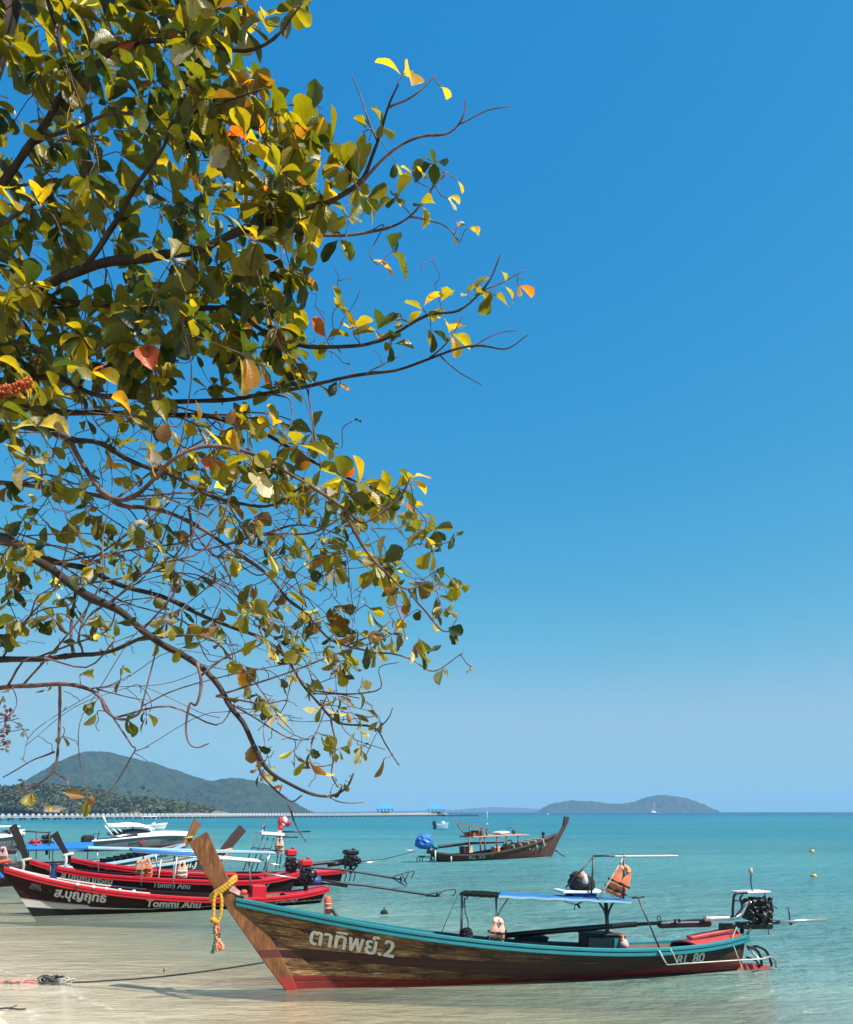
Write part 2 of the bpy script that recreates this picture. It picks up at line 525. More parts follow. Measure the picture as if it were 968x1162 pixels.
# ripples: crests run roughly across the view
wrot = R(14)
r1 = wm.noise(wm.mapping(p, (.55, 1.5, 1), rot=(0, 0, wrot)), 1.0, 3, .55)
r2 = wm.noise(wm.mapping(p, (1.7, 4.4, 1), rot=(0, 0, wrot * .5)), 1.0, 4, .6)
r3 = wm.noise(wm.mapping(p, (9, 20, 1), rot=(0, 0, -wrot * .4)), 1.0, 3, .6)
r0 = wm.noise(wm.mapping(p, (.05, .16, 1), rot=(0, 0, wrot * .4)), 1.0, 4, .6)
r4 = wm.noise(wm.mapping(p, (4.2, 12, 1), rot=(0, 0, wrot * .8)), 1.0, 5, .65)
hgt = wm.math('ADD', wm.math('ADD', wm.math('MULTIPLY', r1, .30), wm.math('MULTIPLY', r2, .26)),
              wm.math('ADD', wm.math('ADD', wm.math('MULTIPLY', r3, .022), wm.math('MULTIPLY', r4, .07)), wm.math('MULTIPLY', r0, 1.1)))
calm = wm.maprange(sd, -.3, 13, .10, 1)
bn = wm.new('ShaderNodeBump', Height=hgt, Distance=1.9)
wm.t.links.new(calm, bn.inputs['Strength'])
nor = bn.outputs[0]
fre = wm.new('ShaderNodeFresnel', IOR=1.33, Normal=nor).outputs[0]
refl = wm.math('MINIMUM', wm.math('MULTIPLY', fre, 1.0), wm.maprange(sp.outputs['Y'], 10, 120, .62, .22))
rough = wm.maprange(sp.outputs['Y'], 10, 400, .05, .3)
glos = wm.new('ShaderNodeBsdfGlossy', Color=(1, 1, 1, 1), Roughness=rough, Normal=nor).outputs[0]
deep = wm.ramp(wm.maprange(sdn, 3, 80), [(0, (.36, .37, .26)), (.05, (.21, .29, .225)), (.12, (.13, .28, .255)), (.32, (.10, .30, .31)), (1, (.03, .215, .275))])
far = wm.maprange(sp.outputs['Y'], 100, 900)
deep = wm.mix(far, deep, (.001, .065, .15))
streak = wm.noise(wm.mapping(p, (.012, .05, 1)), 1.0, 5, .6)
deep = wm.mix(wm.maprange(streak, .45, .7, 0, .35), deep, (.006, .1, .16))
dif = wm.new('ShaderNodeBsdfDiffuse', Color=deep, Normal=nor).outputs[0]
trc = wm.mix(wm.maprange(sdn, 0, 7), (1, .99, .96), (.92, .92, .78))
tra = wm.new('ShaderNodeBsdfTransparent', Color=trc).outputs[0]
turb = wm.maprange(sdn, .0, 11, .06, 1, True)
body = wm.new('ShaderNodeMixShader', i0=turb, i1=tra, i2=dif).outputs[0]
foam_n = wm.noise(p, 7, 5, .7)
surf = wm.new('ShaderNodeMixShader', i0=refl, i1=body, i2=glos).outputs[0]
# broken lines of foam left by small wavelets at the edge
fpos = wm.math('ADD', sd, wm.math('MULTIPLY', wm.math('SUBTRACT', wm.noise(p, .9, 3, .5), .5), 1.5))
band1 = wm.maprange(wm.math('ABSOLUTE', wm.math('SUBTRACT', fpos, .12)), .02, .13, 1, 0)
band2 = wm.maprange(wm.math('ABSOLUTE', wm.math('SUBTRACT', fpos, .95)), .01, .09, .8, 0)
fm = wm.math('MULTIPLY', wm.math('MAXIMUM', band1, band2), wm.maprange(foam_n, .45, .68, 0, .42))
fd = wm.new('ShaderNodeBsdfDiffuse', Color=(.78, .78, .74, 1)).outputs[0]
surf = wm.new('ShaderNodeMixShader', i0=fm, i1=surf, i2=fd).outputs[0]
wm.done(surf)
g = MB()
xs2 = axis(-6800, 6800, 90, 8); ys2 = [10 + t for t in axis(-120, 6800, 80, 8)]
g.grid([[(x, y, 0) for x in xs2] for y in ys2])
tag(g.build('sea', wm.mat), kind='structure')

# ------------------------------------------------------------------ hills, islands, headland
def fbm(x, y, s, o=5, seed=0.):
    v, a, t = 0, 1, 0
    for k in range(o):
        v += a * noise.noise(Vector((x * s, y * s, seed + k * 7.1))); t += a
        a *= .5; s *= 2.03
    return v / t

def forest(name, c1, c2, c3, sc):
    g = N(name)
    p = g.pos()
    v = g.new('ShaderNodeTexVoronoi', Vector=p, Scale=sc)
    n1 = g.noise(p, sc * .35, 5, .6)
    col = g.mix(g.maprange(n1, .35, .65), c1, c2)
    col = g.mix(g.maprange(g.noise(p, sc * 1.7, 3), .55, .75, 0, .7), col, c3)
    h = g.math('SUBTRACT', 1.0, v.outputs['Distance'])
    return g.done(g.bsdf(col, .85, 0, g.bump(h, .9, 2.5 / sc * .1 + 3), .2))

M['forest'] = forest('hill_forest', (.012, .026, .016), (.028, .045, .024), (.055, .065, .035), .11)
M['forestfar'] = forest('island_forest', (.02, .03, .02), (.03, .04, .028), (.055, .05, .04), .06)

def ridge(name, prof, Y0, D, mat, nx, ny, amp, seed, spur=.25, margin=0):
    """a hill whose skyline follows prof (photograph pixels) at depth Y0, rising and falling over +-D in depth"""
    px = [a for a, b in prof]; py = [b for a, b in prof]
    x0, x1 = (px[0] - CX) / F * Y0, (px[-1] - CX) / F * Y0
    pxs = np.array([(a - CX) / F * Y0 for a in px]); pzs = np.array([H - (b - HY) / F * Y0 for b in py])
    g = MB(); rows = []
    for j in range(ny):
        t = -1 + 2 * j / (ny - 1)
        row = []
        for i in range(nx):
            x = x0 + (x1 - x0) * i / (nx - 1)
            h = max(0., float(np.interp(x, pxs, pzs)))
            y = Y0 + D * t
            wob = fbm(x, y, 2.2 / D, 3, seed)
            k = max(0., 1 - min(1, abs(t + .25 * wob * (1 - abs(t)))) ** 1.6)
            z = h * k * (1 + spur * fbm(x, y, 4.5 / D, 4, seed + 3) * (1 - k) * 2)
            if z > .5: z += amp * fbm(x, y, .11 / max(1, amp / 4), 3, seed + 9) * min(1, z / 8) * (1 - .35 * (k > .96))
            row.append((x, y, z - 1.5))
        rows.append(row)
    g.grid(rows)
    return tag(g.build(name, mat), kind='structure')

ridge('hill', [(-60, 921), (-20, 912), (20, 900), (42, 892), (56, 884), (66, 874), (76, 865), (90, 857), (108, 852), (130, 854), (150, 859), (180, 867), (210, 877),
               (240, 887), (262, 882), (285, 884), (300, 889), (320, 903), (343, 921)], 1500, 260, M['forest'], 260, 110, 8, 1.0)
ridge('island', [(613, 921), (618, 916), (628, 911), (650, 908), (670, 909), (690, 911.5), (705, 912), (720, 909.5), (735, 904), (755, 901.5),
                 (775, 905), (790, 910), (797, 915), (802, 921)], 3200, 200, M['forestfar'], 180, 50, 9, 5.0)
ridge('far_hills', [(380, 921), (470, 920), (515, 919), (530, 917.6), (560, 915.5), (590, 916.5), (612, 918), (640, 920), (700, 921)], 6000, 500, M['forestfar'], 90, 26, 6, 8.0)

# wooded headland behind the pier
def headland_h(px):
    return float(np.interp(px, [-220, -60, 0, 30, 60, 90, 120, 150, 180, 205, 218, 226], [893, 889, 892, 888, 891, 899, 903, 905, 909, 913, 918, 922]))
g = MB(); rows = []
HL0, HL1 = 560, 760
for j in range(30):
    y = HL0 + (HL1 - HL0) * j / 29
    row = []
    for i in range(90):
        px = -220 + 448 * i / 89
        x = (px - CX) / F * 600
        ztop = H - (headland_h(px) - HY) / F * 600 - 4
        k = math.sin(math.pi * min(1, .02 + j / 29 * .98)) ** .6
        z = max(-1.5, ztop * min(1, k * 1.15) + 1.5 * fbm(x, y, .05, 3, 2) - .8)
        row.append((x, y, z))
    rows.append(row)
g.grid(rows)
hm = N('headland_earth')
p = hm.pos()
hc = hm.mix(hm.maprange(hm.noise(p, .12, 5), .4, .62), (.05, .075, .025), (.24, .17, .1))
hm.done(hm.bsdf(hc, .9))
tag(g.build('headland', hm.mat), kind='structure')
heads = [[tuple(p) for p in row] for row in rows]

def leafcol_mat(name, trans=.35, rough=.5, spec=.4):
    g = N(name)
    c = g.attr('col', 'Color')
    p = g.pos()
    n = g.noise(p, 22, 4, .6)
    c1 = g.mix(g.maprange(n, .45, .75, 0, .5), c, g.mix(1.0, c, (.45, .4, .3), 'MULTIPLY'))
    geo = g.t.nodes.new('ShaderNodeNewGeometry')
    pale = g.mix(.25, c1, (.22, .22, .12))
    cc = g.mix(geo.outputs['Backfacing'], c1, pale)
    b = g.bsdf(cc, rough, 0, g.bump(n, .25, .01), spec)
    tc = g.mix(1.0, c1, (2.3, 1.9, .8), 'MULTIPLY')
    t = g.new('ShaderNodeBsdfTranslucent', Color=tc).outputs[0]
    return g.done(g.new('ShaderNodeMixShader', i0=trans, i1=b, i2=t).outputs[0])

M['farleaf'] = leafcol_mat('distant_foliage', .2, .7, .2)
rnd = random.Random(4)
g = MB(); cols = []
def clump(c, r, n, col):
    for k in range(n):
        d = Vector((rnd.gauss(0, 1), rnd.gauss(0, 1), rnd.gauss(0, .8)))
        d.normalize()
        d *= r * (.55 + .5 * rnd.random())
        d.z *= .75
        q = Vector(c) + d
        u = Vector((rnd.gauss(0, 1), rnd.gauss(0, 1), rnd.gauss(0, 1))).normalized()
        v = u.orthogonal().normalized()
        s = r * rnd.uniform(.22, .42)
        g.add([q - u * s, q + v * s * .8, q + u * s, q - v * s * .8], [(0, 1, 2, 3)])
        kk = rnd.uniform(.7, 1.25)
        cols.extend([(col[0] * kk, col[1] * kk, col[2] * kk, 1)] * 4)
for k in range(1150):
    j = int(29 * rnd.random() ** 1.5 * .62); i = rnd.randrange(90)
    q = heads[j][i]
    if q[2] < .3: continue
    if 60 < i < 80 and j < 5 and rnd.random() < .6: continue
    col = rnd.choice([(.016, .03, .010), (.022, .042, .012), (.035, .055, .016), (.014, .028, .012), (.05, .062, .02)])
    r = rnd.uniform(2.2, 4.6)
    clump((q[0] + rnd.uniform(-1.5, 1.5), q[1], q[2] + r * .7), r, 30, col)
tag(g.build('headland_woods', M['farleaf'], None, {'col': cols}), kind='stuff')

# palms standing out of the headland woods
M['palmtrunk'] = paint('palm_bark', (.12, .1, .075), .9, .3, 1)
for k, (px, top, hh) in enumerate([(22, 884, 15), (104, 893, 14), (112, 890, 17), (128, 894, 15), (147, 897, 14), (163, 892, 19), (170, 896, 16)]):
    base = W(px, top, 572); base.z -= hh
    t = thing('palm_tree', ['coconut palm standing alone at the left end of the headland woods', 'short coconut palm at the left of the headland palm cluster',
                            'coconut palm between two shorter palms on the headland skyline', 'coconut palm right of the tall central headland palm cluster',
                            'coconut palm a little apart in the middle of the headland palms', 'tallest coconut palm toward the right end of the headland',
                            'coconut palm beside the tallest one at the right of the headland'][k], 'palm tree', base, 'palms on the headland')
    m = MB(); lean = rnd.uniform(-1.2, 1.2)
    tip = base + Vector((lean, 0, hh))
    m.tube([base, base + Vector((lean * .3, 0, hh * .5)), tip], [.35, .26, .2], 6)
    m.build('trunk', M['palmtrunk'], t)
    m = MB(); cl = []
    for q in range(15):
        a = 2 * math.pi * q / 15 + rnd.random() * .3
        up = rnd.uniform(-.3, .9); d = Vector((math.cos(a), math.sin(a), 0)); s = d.cross(Vector((0, 0, 1)))
        pts = [tip + d * 2.5 * u + Vector((0, 0, up * 1.7 * u - 2.0 * u * u)) for u in (0, .3, .6, .85, 1)]
        wd = (.1, .55, .6, .4, .05)
        m.grid([[pt - s * w_ - Vector((0, 0, w_ * .5)), pt, pt + s * w_ - Vector((0, 0, w_ * .5))] for pt, w_ in zip(pts, wd)])
        cl += [(.045, .075, .02, 1)] * 15
    m.build('crown', M['farleaf'], t, {'col': cl})

# ------------------------------------------------------------------ haze
hz = N('haze_air')
pv = hz.new('ShaderNodeVolumePrincipled', Density=1.8e-4, Anisotropy=0.0)
pv.inputs['Color'].default_value = (.33, .66, 1.0, 1)
hz.done(None, pv.outputs[0])
g = MB()
g.box((0, 3450, 67), (13900, 7200, 156))
tag(g.build('haze', hz.mat), kind='stuff')

# ------------------------------------------------------------------ pier and pavilions
A0 = Vector(((-40 - CX) / F * 225, 225, 0)); A1 = Vector(((506 - CX) / F * 460, 460, 0))
PD = (A1 - A0); PL = PD.length; pd = PD / PL; ps = Vector((-pd.y, pd.x, 0))
pier = thing('pier', 'long concrete pier with white railing panels crossing the bay behind the boats', 'pier', A0)
m = MB()
m.bar(A0 + Vector((0, 0, .95)), A1 + Vector((0, 0, .95)), 3.2, .45)
m.build('deck', M['concrete'], pier)
m = MB(); d = .6
while d < PL - .6:
    for sd_ in (-1.5, 1.5):
        c = A0 + pd * d + ps * sd_
        m.box(c + Vector((0, 0, 1.2 + .42)), (.85, .12, .8), Matrix.Rotation(math.atan2(pd.y, pd.x), 3, 'Z'))
    d += 1.9
for sd_ in (-1.5, 1.5):
    m.bar(A0 + ps * sd_ + Vector((0, 0, 1.45)), A1 + ps * sd_ + Vector((0, 0, 1.45)), .1, .12)
m.build('railing', M['railwhite'], pier)
pm = None; d = 2
while d < PL:
    c = A0 + pd * d
    if pm is None:
        m = MB()
        for sd_ in (-1.2, 1.2):
            m.tube([c + ps * sd_ + Vector((0, 0, -3)), c + ps * sd_ + Vector((0, 0, .72))], .22, 8)
        m.bar(c - ps * 1.6 + Vector((0, 0, .56)), c + ps * 1.6 + Vector((0, 0, .56)), .45, .32)
        pm = m.build('pile', M['pilem'], pier); p0 = c
    else:
        o = pm.copy(); COL.objects.link(o); o.parent = pier; o.location = c - p0
    d += PL / 72
def pavilion(px, Y, wd, label):
    c = W(px, HY, Y); c.z = 1.2
    t = thing('pavilion', label, 'pavilion', c, 'pavilions on the pier')
    m = MB()
    hw = wd / 2
    e = [c + Vector((x * hw, y * hw * .8, 3.0)) for x, y in ((-1, -1), (1, -1), (1, 1), (-1, 1))]
    top = [c + Vector((-hw * .28, 0, 5.6)), c + Vector((hw * .28, 0, 5.6))]
    low = [v - Vector((0, 0, .25)) for v in e]
    m.add(e + top + low, [(0, 1, 5, 4), (1, 2, 5), (2, 3, 4, 5), (3, 0, 4), (9, 8, 7, 6), (0, 6, 7, 1), (1, 7, 8, 2), (2, 8, 9, 3), (3, 9, 6, 0)])
    m.build('roof', M['pavroof'], t)
    pm_ = None
    for x in (-.8, -.4, 0, .4, .8):
        for y in (-.6, .6):
            m = MB(); q = c + Vector((x * hw, y * hw, 0))
            m.box(q + Vector((0, 0, 1.4)), (.3, .3, 2.75))
            m.build('post', M['railwhite'], t)
    m = MB(); m.box(c + Vector((0, 0, -.1)), (wd * .95, wd * .8, .3)); m.box(c + Vector((0, hw * .3, .75)), (wd * .5, .3, 1.2), mi=1)
    for x in (-.8, 0, .8): m.tube([c + Vector((x * hw, -hw * .5, -4)), c + Vector((x * hw, -hw * .5, -.2))], .25, 6, mi=1)
    m.build('platform', [M['concrete'], M['pilem']], t)
pavilion(437, 430, 9.6, 'blue roofed pavilion standing partway along the pier')
pavilion(495, 452, 11.0, 'blue roofed pavilion at the seaward end of the pier')
t = thing('pontoon', 'low dark floating landing stage off the end of the pier', 'pontoon', W(522, 924, 455) * Vector((1, 1, 0)) if False else Vector(((522 - CX) / F * 455, 455, 0)))
m = MB(); c = wloc(t)
m.box(c + Vector((0, 0, .35)), (21, 4, .9), bev=.1)
m.build('deck', M['pilem'], t)
for x in (-10, -5, 1, 6):
    m = MB(); m.tube([c + Vector((x, -1.5, -3)), c + Vector((x, -1.5, 2.2 if x < 3 else 1.4))], .22, 6); m.build('mooring_post', M['pilem'], t)

# ------------------------------------------------------------------ boats: frame, hull, prow
class Boat:
    def __init__(self, bow_px, stern_px, heel=0.0):
        """bow_px, stern_px: where the waterline ends show, as (px, py) on the water or (px, None, Y)"""
        def pt(q):
            Y = q[2] if len(q) > 2 else yw(q[1])
            return Vector(((q[0] - CX) / F * Y, Y, 0))
        a, b = pt(bow_px), pt(stern_px)
        self.o = (a + b) / 2
        d = (a - b); self.L = d.length
        self.ang = math.atan2(d.y, d.x)
        self.Mx = Matrix.Translation(self.o) @ Matrix.Rotation(self.ang, 4, 'Z') @ Matrix.Rotation(heel, 4, 'X')
        self.Mi = self.Mx.inverted()
        self.side = 1 if d.x < 0 else -1      # which local y faces the camera
    def loc(self, px, py, y=0.0):
        c = self.Mi @ Vector((0, 0, H)); r = self.Mi.to_3x3() @ ray(px, py)
        t = (y - c.y) / r.y
        return c + r * t
    def w(self, x, y=None, z=None):
        return self.Mx @ (Vector((x, y, z)) if y is not None else Vector(x))
    def P(self, px, py, y=0.0):
        return self.Mx @ self.loc(px, py, y)

class Hull:
    def __init__(self, B, sheer_px, beam, keel_bow_x, keel_stern_x, draft, stern_rake=0.0, deg=5, e_mid=.42, e_bow=.8):
        self.B = B; self.beam = beam
        pts = []
        x0 = x1 = None
        xs_ = [B.loc(px, py, B.side * .4).x for px, py in sheer_px]
        for _ in range(4):
            lo, hi = min(xs_), max(xs_)
            P_ = [B.loc(px, py, B.side * self._b((x - lo) / (hi - lo))) for (px, py), x in zip(sheer_px, xs_)]
            xs_ = [q.x for q in P_]
        self.x0, self.x1 = min(xs_), max(xs_)
        self.poly = np.polyfit([q.x for q in P_], [q.z for q in P_], deg)
        self.kx0, self.kx1, self.draft = keel_stern_x, keel_bow_x, draft
        self.em, self.eb = e_mid, e_bow
    def _b(self, u):
        return float(np.interp(u, [a for a, b in self.beam], [b for a, b in self.beam]))
    def b(self, u):
        return sum(self._b(min(1, max(0, u + k * .02))) for k in (-2, -1, 0, 1, 2)) / 5 if .05 < u < .93 else self._b(u)
    def zs(self, u):
        x = self.x0 + (self.x1 - self.x0) * u
        return float(np.polyval(self.poly, x))
    def zk(self, u):
        return -self.draft + self.draft * .9 * max(0, (.18 - u) / .18) ** 1.5
    def pt(self, u, v, side, inset=0.0):
        zs, zk = self.zs(u), self.zk(u)
        z = zk + (zs - zk) * v
        xs_ = self.x0 + (self.x1 - self.x0) * u
        xk = self.kx0 + (self.kx1 - self.kx0) * u
        k = max(0., (u - .6) / .4) ** 1.3
        e = self.em + (self.eb - self.em) * k
        y = max(.0, self.b(u) * v ** e - inset)
        return Vector((xk + (xs_ - xk) * v, side * y, z))
    def build(self, parent, mats, band, nu=72, nv=26, floor_v=.42):
        """mats: outside, inside; band(x, z, u) gives the paint band"""
        B = self.B; m = MB(); bands, vp, xp = [], [], []
        us = [i / nu for i in range(nu + 1)]; vs = [(j / nv) ** .8 for j in range(nv + 1)]
        for s in (1, -1):
            rows = []
            for v in vs:
                row = []
                for u in us:
                    q = self.pt(u, v, s); row.append(B.w(q))
                    bands.append(band(q.x, q.z, u)); vp.append(v); xp.append(q.x + (40 if s < 0 else 0))
                rows.append(row)
            m.grid(rows, 0, True, flip=(s > 0))
        # transom
        ring = [self.pt(0, v, 1) for v in vs] + [self.pt(0, v, -1) for v in reversed(vs)]
        for q in ring: bands.append(band(q.x, q.z, 0)); vp.append(.5); xp.append(q.x)
        o = m.add([B.w(q) for q in ring], [tuple(range(len(ring)))], 0, False)
        nvv = len(vs)
        # inside skin with a floor
        iv = [floor_v] + [v for v in vs if v > floor_v + .03]
        iu = [.012 + .965 * i / nu for i in range(nu + 1)]
        rows = []
        loop = [(v, 1) for v in reversed(iv)] + [(v, -1) for v in iv]
        for (v, s) in loop:
            row = []
            for u in iu:
                q = self.pt(u, v, s, .035); row.append(B.w(q)); bands.append(2.); vp.append(v); xp.append(q.x)
            rows.append(row)
        m.grid(rows, 1, True)
        # closing wall at the stern inside
        r0 = [self.pt(iu[0], v, s, .035) for v, s in loop]
        for q in r0: bands.append(2.); vp.append(.5); xp.append(q.x)
        m.add([B.w(q) for q in r0], [tuple(range(len(r0)))], 1, False)
        o = m.build('hull', mats, parent, {'band': bands, 'vpos': vp, 'xpos': xp})
        self.bvh = BVHTree.FromPolygons([Vector(p) for p in m.v], m.f)
        return o
    def rail(self, mb, prof, u0=0.0, u1=1.0, n=80, sides=(1, -1), mi=0):
        """sweep a (dy, dz) profile along the sheer"""
        k = len(prof)
        for s in sides:
            vs, fs = [], []
            for i in range(n + 1):
                u = u0 + (u1 - u0) * i / n
                q = self.pt(u, 1, s)
                for dy, dz in prof:
                    vs.append(self.B.w(q.x, s * max(.0, abs(q.y) + dy), q.z + dz))
            for i in range(n):
                for j in range(k):
                    j2 = (j + 1) % k
                    f = (i * k + j, i * k + j2, (i + 1) * k + j2, (i + 1) * k + j)
                    fs.append(f if s < 0 else f[::-1])
            fs.append(tuple(range(k))); fs.append(tuple(range(n * k + k - 1, n * k - 1, -1)))
            mb.add(vs, fs, mi, False)
    def deck(self, mb, u0, u1, dz, mi=0, n=14, inset=.02, camber=.03, th=.03):
        rows = []
        for i in range(n + 1):
            u = u0 + (u1 - u0) * i / n
            q = self.pt(u, 1, 1); b = max(.01, abs(q.y) - inset)
            rows.append([self.B.w(q.x, b * t, q.z + dz + camber * (1 - t * t)) for t in (-1, -.6, -.2, .2, .6, 1)])
        mb.grid(rows, mi, True)
        dn = self.B.w(0, 0, 0) - self.B.w(0, 0, 1)
        mb.grid([[p + dn * th for p in r_] for r_ in rows], mi, True, True)
        for r_ in (rows[0], rows[-1]):
            mb.grid([r_, [p + dn * th for p in r_]], mi, False)

def lettering(body, hull, p0, p1, em, mat, parent, shear=.0, name='lettering', off=.01, bold=.012, axis_x=None, bvh=None):
    """paint words on a hull: baseline from p0 to p1 in the photograph, em the size in pixels"""
    cu = bpy.data.curves.new('words', 'FONT')
    cu.body = body; cu.size = 1; cu.shear = shear; cu.resolution_u = 3
    ob = bpy.data.objects.new('words', cu); COL.objects.link(ob)
    bpy.context.view_layer.update()
    me = bpy.data.meshes.new_from_object(ob)
    bpy.data.objects.remove(ob)
    if not me.vertices: return None
    x0 = min(v.co.x for v in me.vertices); x1 = max(v.co.x for v in me.vertices)
    p0, p1 = Vector(p0), Vector(p1); ex = (p1 - p0) / (x1 - x0)
    tree = bvh or hull.bvh
    c = Vector((0, 0, H)); m = MB()
    # thick brush strokes: the outline laid down a few times, slightly shifted
    for k, (sx, sy) in enumerate(((0, 0), (1, 0), (-1, 0), (.5, .8), (-.5, -.8))):
        vs = []
        for v in me.vertices:
            q = p0 + ex * (v.co.x - x0) + Vector((0, -1)) * v.co.y * em + Vector((sx, sy)) * bold * em
            d = ray(q.x, q.y).normalized()
            hit = tree.ray_cast(c, d)
            if hit[0] is None:
                vs.append(None); continue
            n = hit[1] if hit[1].dot(d) < 0 else -hit[1]
            vs.append(hit[0] + n * (off + k * .0012))
        good = [i for i in range(len(vs)) if vs[i] is not None]
        idx = {i: k2 for k2, i in enumerate(good)}
        fs = [tuple(idx[i] for i in p.vertices) for p in me.polygons if all(i in idx for i in p.vertices)]
        m.add([vs[i] for i in good], fs, 0, False)
    bpy.data.meshes.remove(me)
    return m.build(name, mat, parent)

def prow(B, outline_px, th, parent, mat, name='prow', bev=.012):
    """the tall stem board: an outline with a thickness across the boat and eased edges"""
    pts = [B.loc(px, py, 0) for px, py in outline_px]
    c = sum(pts, Vector()) / len(pts)
    m = MB(); n = len(pts); rings = []
    area = sum(pts[i].x * pts[(i + 1) % n].z - pts[(i + 1) % n].x * pts[i].z for i in range(n))
    sgn = 1 if area > 0 else -1
    ins = []
    for i in range(n):
        a, b = pts[i] - pts[i - 1], pts[(i + 1) % n] - pts[i]
        na = Vector((-a.z, 0, a.x)).normalized() * sgn; nb = Vector((-b.z, 0, b.x)).normalized() * sgn
        t = (na + nb); t = t.normalized() if t.length > .2 else na
        ins.append(pts[i] + t * bev)
    for y, ring in ((-th / 2, ins), (-th / 2 + bev, pts), (th / 2 - bev, pts), (th / 2, ins)):
        rings.append([B.w(p.x, y, p.z) for p in ring])
    vs = [p for r_ in rings for p in r_]
    fs = []
    for k in range(3):
        for i in range(n):
            j = (i + 1) % n
            fs.append((k * n + i, k * n + j, (k + 1) * n + j, (k + 1) * n + i))
    fs.append(tuple(range(n - 1, -1, -1))); fs.append(tuple(range(3 * n, 4 * n)))
    m.add(vs, fs, 0, False)
    return m.build(name, mat, parent)

def cr(pts, n=6):
    """a smooth path through points"""
    P_ = [Vector(p) for p in pts]
    P_ = [P_[0] * 2 - P_[1]] + P_ + [P_[-1] * 2 - P_[-2]]
    out = []
    for i in range(1, len(P_) - 2):
        a, b, c, d = P_[i - 1:i + 3]
        for k in range(n):
            t = k / n
            out.append(.5 * ((2 * b) + (c - a) * t + (2 * a - 5 * b + 4 * c - d) * t * t + (3 * b - a - 3 * c + d) * t ** 3))
    out.append(P_[-2])
    return out

# ------------------------------------------------------------------ main boat
MB_ = Boat((323, 1123), (842, 1100), heel=R(4.8))
B = MB_
PX = B.P
boat = thing('longtail_boat', 'large weathered wooden longtail boat with teal gunwale in the shallows at the front', 'longtail boat', B.o)
Hm = Hull(B, [(258, 1016.5), (281, 1021), (320, 1029), (360, 1037), (400, 1045), (450, 1054), (500, 1060.5), (560, 1067.5), (620, 1072.5), (680, 1076), (740, 1076.5), (790, 1072), (820, 1067.5), (846, 1061)],
          [(0, .27), (.06, .40), (.15, .5), (.3, .6), (.5, .64), (.65, .6), (.78, .46), (.88, .27), (.95, .12), (.985, .05), (1, .03)],
          B.loc(330, 1126).x, B.loc(836, 1100).x, .05)
def band_main(x, z, u):
    us = [0, .1, .25, .4, .5, .7, .85, 1]
    red = np.interp(u, us, [.23, .2, .10, .05, .03, .07, .16, .215])
    mb = np.interp(u, us, [.235, .205, .105, .055, .035, .26, .42, .50])
    mt = np.interp(u, us, [.24, .24, .25, .28, .31, .43, .54, .60])
    if z < red: return float(max(-1, (z - red) / .2))
    if z < mb: return float((z - red) / (mb - red))
    if z < mt: return float(1 + (z - mb) / (mt - mb))
    return float(min(3, 2 + (z - mt) * 4))
Hm.build(boat, [M['hull_main'], M['plank']], band_main)
prow(B, [(214.5, 956), (235.5, 943.5), (246, 967), (259, 996), (276, 1017), (286, 1030), (308, 1064), (316, 1078), (321, 1088), (331, 1106), (336, 1119), (339, 1127), (327, 1127), (323.5, 1123), (302, 1095), (275, 1056), (245, 1013), (229, 984)],
     .11, boat, M['prow_main'])
m = MB()
Hm.rail(m, [(-.05, -.055), (.038, -.055), (.045, -.045), (.045, -.008), (.036, 0), (-.05, 0)], 0, .985)
Hm.rail(m, [(-.02, -.125), (.02, -.125), (.03, -.115), (.03, -.066), (.02, -.06), (-.02, -.06)], 0, .985)
q = Hm.pt(0, 1, 1)
m.bar(B.w(q.x - .02, q.y + .04, q.z - .06), B.w(q.x - .02, -q.y - .04, q.z - .06), .07, .12)
m.build('gunwale', M['teal'], boat)
m = MB()
Hm.deck(m, .0, .115, -.02, n=8, camber=.05)
a_, b_ = Hm.pt(.005, 1, 1), Hm.pt(.105, 1, 1)
m.bar(B.w(a_.x, 0, a_.z + .09), B.w(b_.x, 0, b_.z + .07), .16, .05, bev=.01)
m.build('stern_deck', M['deck_red'], boat)
m = MB(); Hm.deck(m, .86, .985, -.07, n=8, camber=.02)
m.build('foredeck', M['plank'], boat)
for u in (.2, .34, .47, .6, .72):
    m = MB(); q = Hm.pt(u, 1, 1)
    m.box(B.w(q.x, 0, q.z - .2), (.24, abs(q.y) * 2 - .26, .035), Matrix.Rotation(B.ang, 3, 'Z'), .008)
    m.build('seat', M['plank'], boat)
lettering('ตาทิพย์.2', Hm, (352, 1070.5), (447, 1086), 27, M['letter'], boat, .18, bold=.028, off=.014)
lettering('RL 80', Hm, (767, 1094), (799, 1090.5), 14.5, M['letter'], boat, .25, bold=.03)
# side rail and skeg guard at the stern
m = MB()
m.tube([PX(757, 1095, .5), PX(800, 1092, .47), PX(840, 1089.5, .45), PX(868, 1088, .4)], .010, 6)
m.tube([PX(757, 1095, .5), PX(752, 1087, .55), PX(748, 1079, .6)], .014, 6)
m.build('side_rail', M['offwhite'], boat)
m = MB()
m.tube(cr([PX(866, 1088, .4), PX(874, 1086, .3), PX(880, 1090, .2), PX(880.5, 1097, .15)]), .022, 7)
m.tube(cr([PX(848, 1072, .1), PX(855, 1082, .15), PX(862, 1088, .2), PX(870, 1088, .3)]), .018, 7)
m.build('ladder_rail', M['chrome'], boat)
m = MB()
m.tube(cr([PX(849, 1077, -.1), PX(858, 1074, -.1), PX(869, 1079, -.1), PX(875, 1092, -.1), PX(875, 1099, -.1)]), .022, 7)
m.tube(cr([PX(848, 1074, .15), PX(857, 1077, .15), PX(863, 1085, .15), PX(864.5, 1096, .15)]), .022, 7)
m.tube([PX(847, 1086, .05), PX(858, 1090, .05), PX(863, 1097, .05)], .016, 6)
m.build('propeller_guard', M['black'], boat)

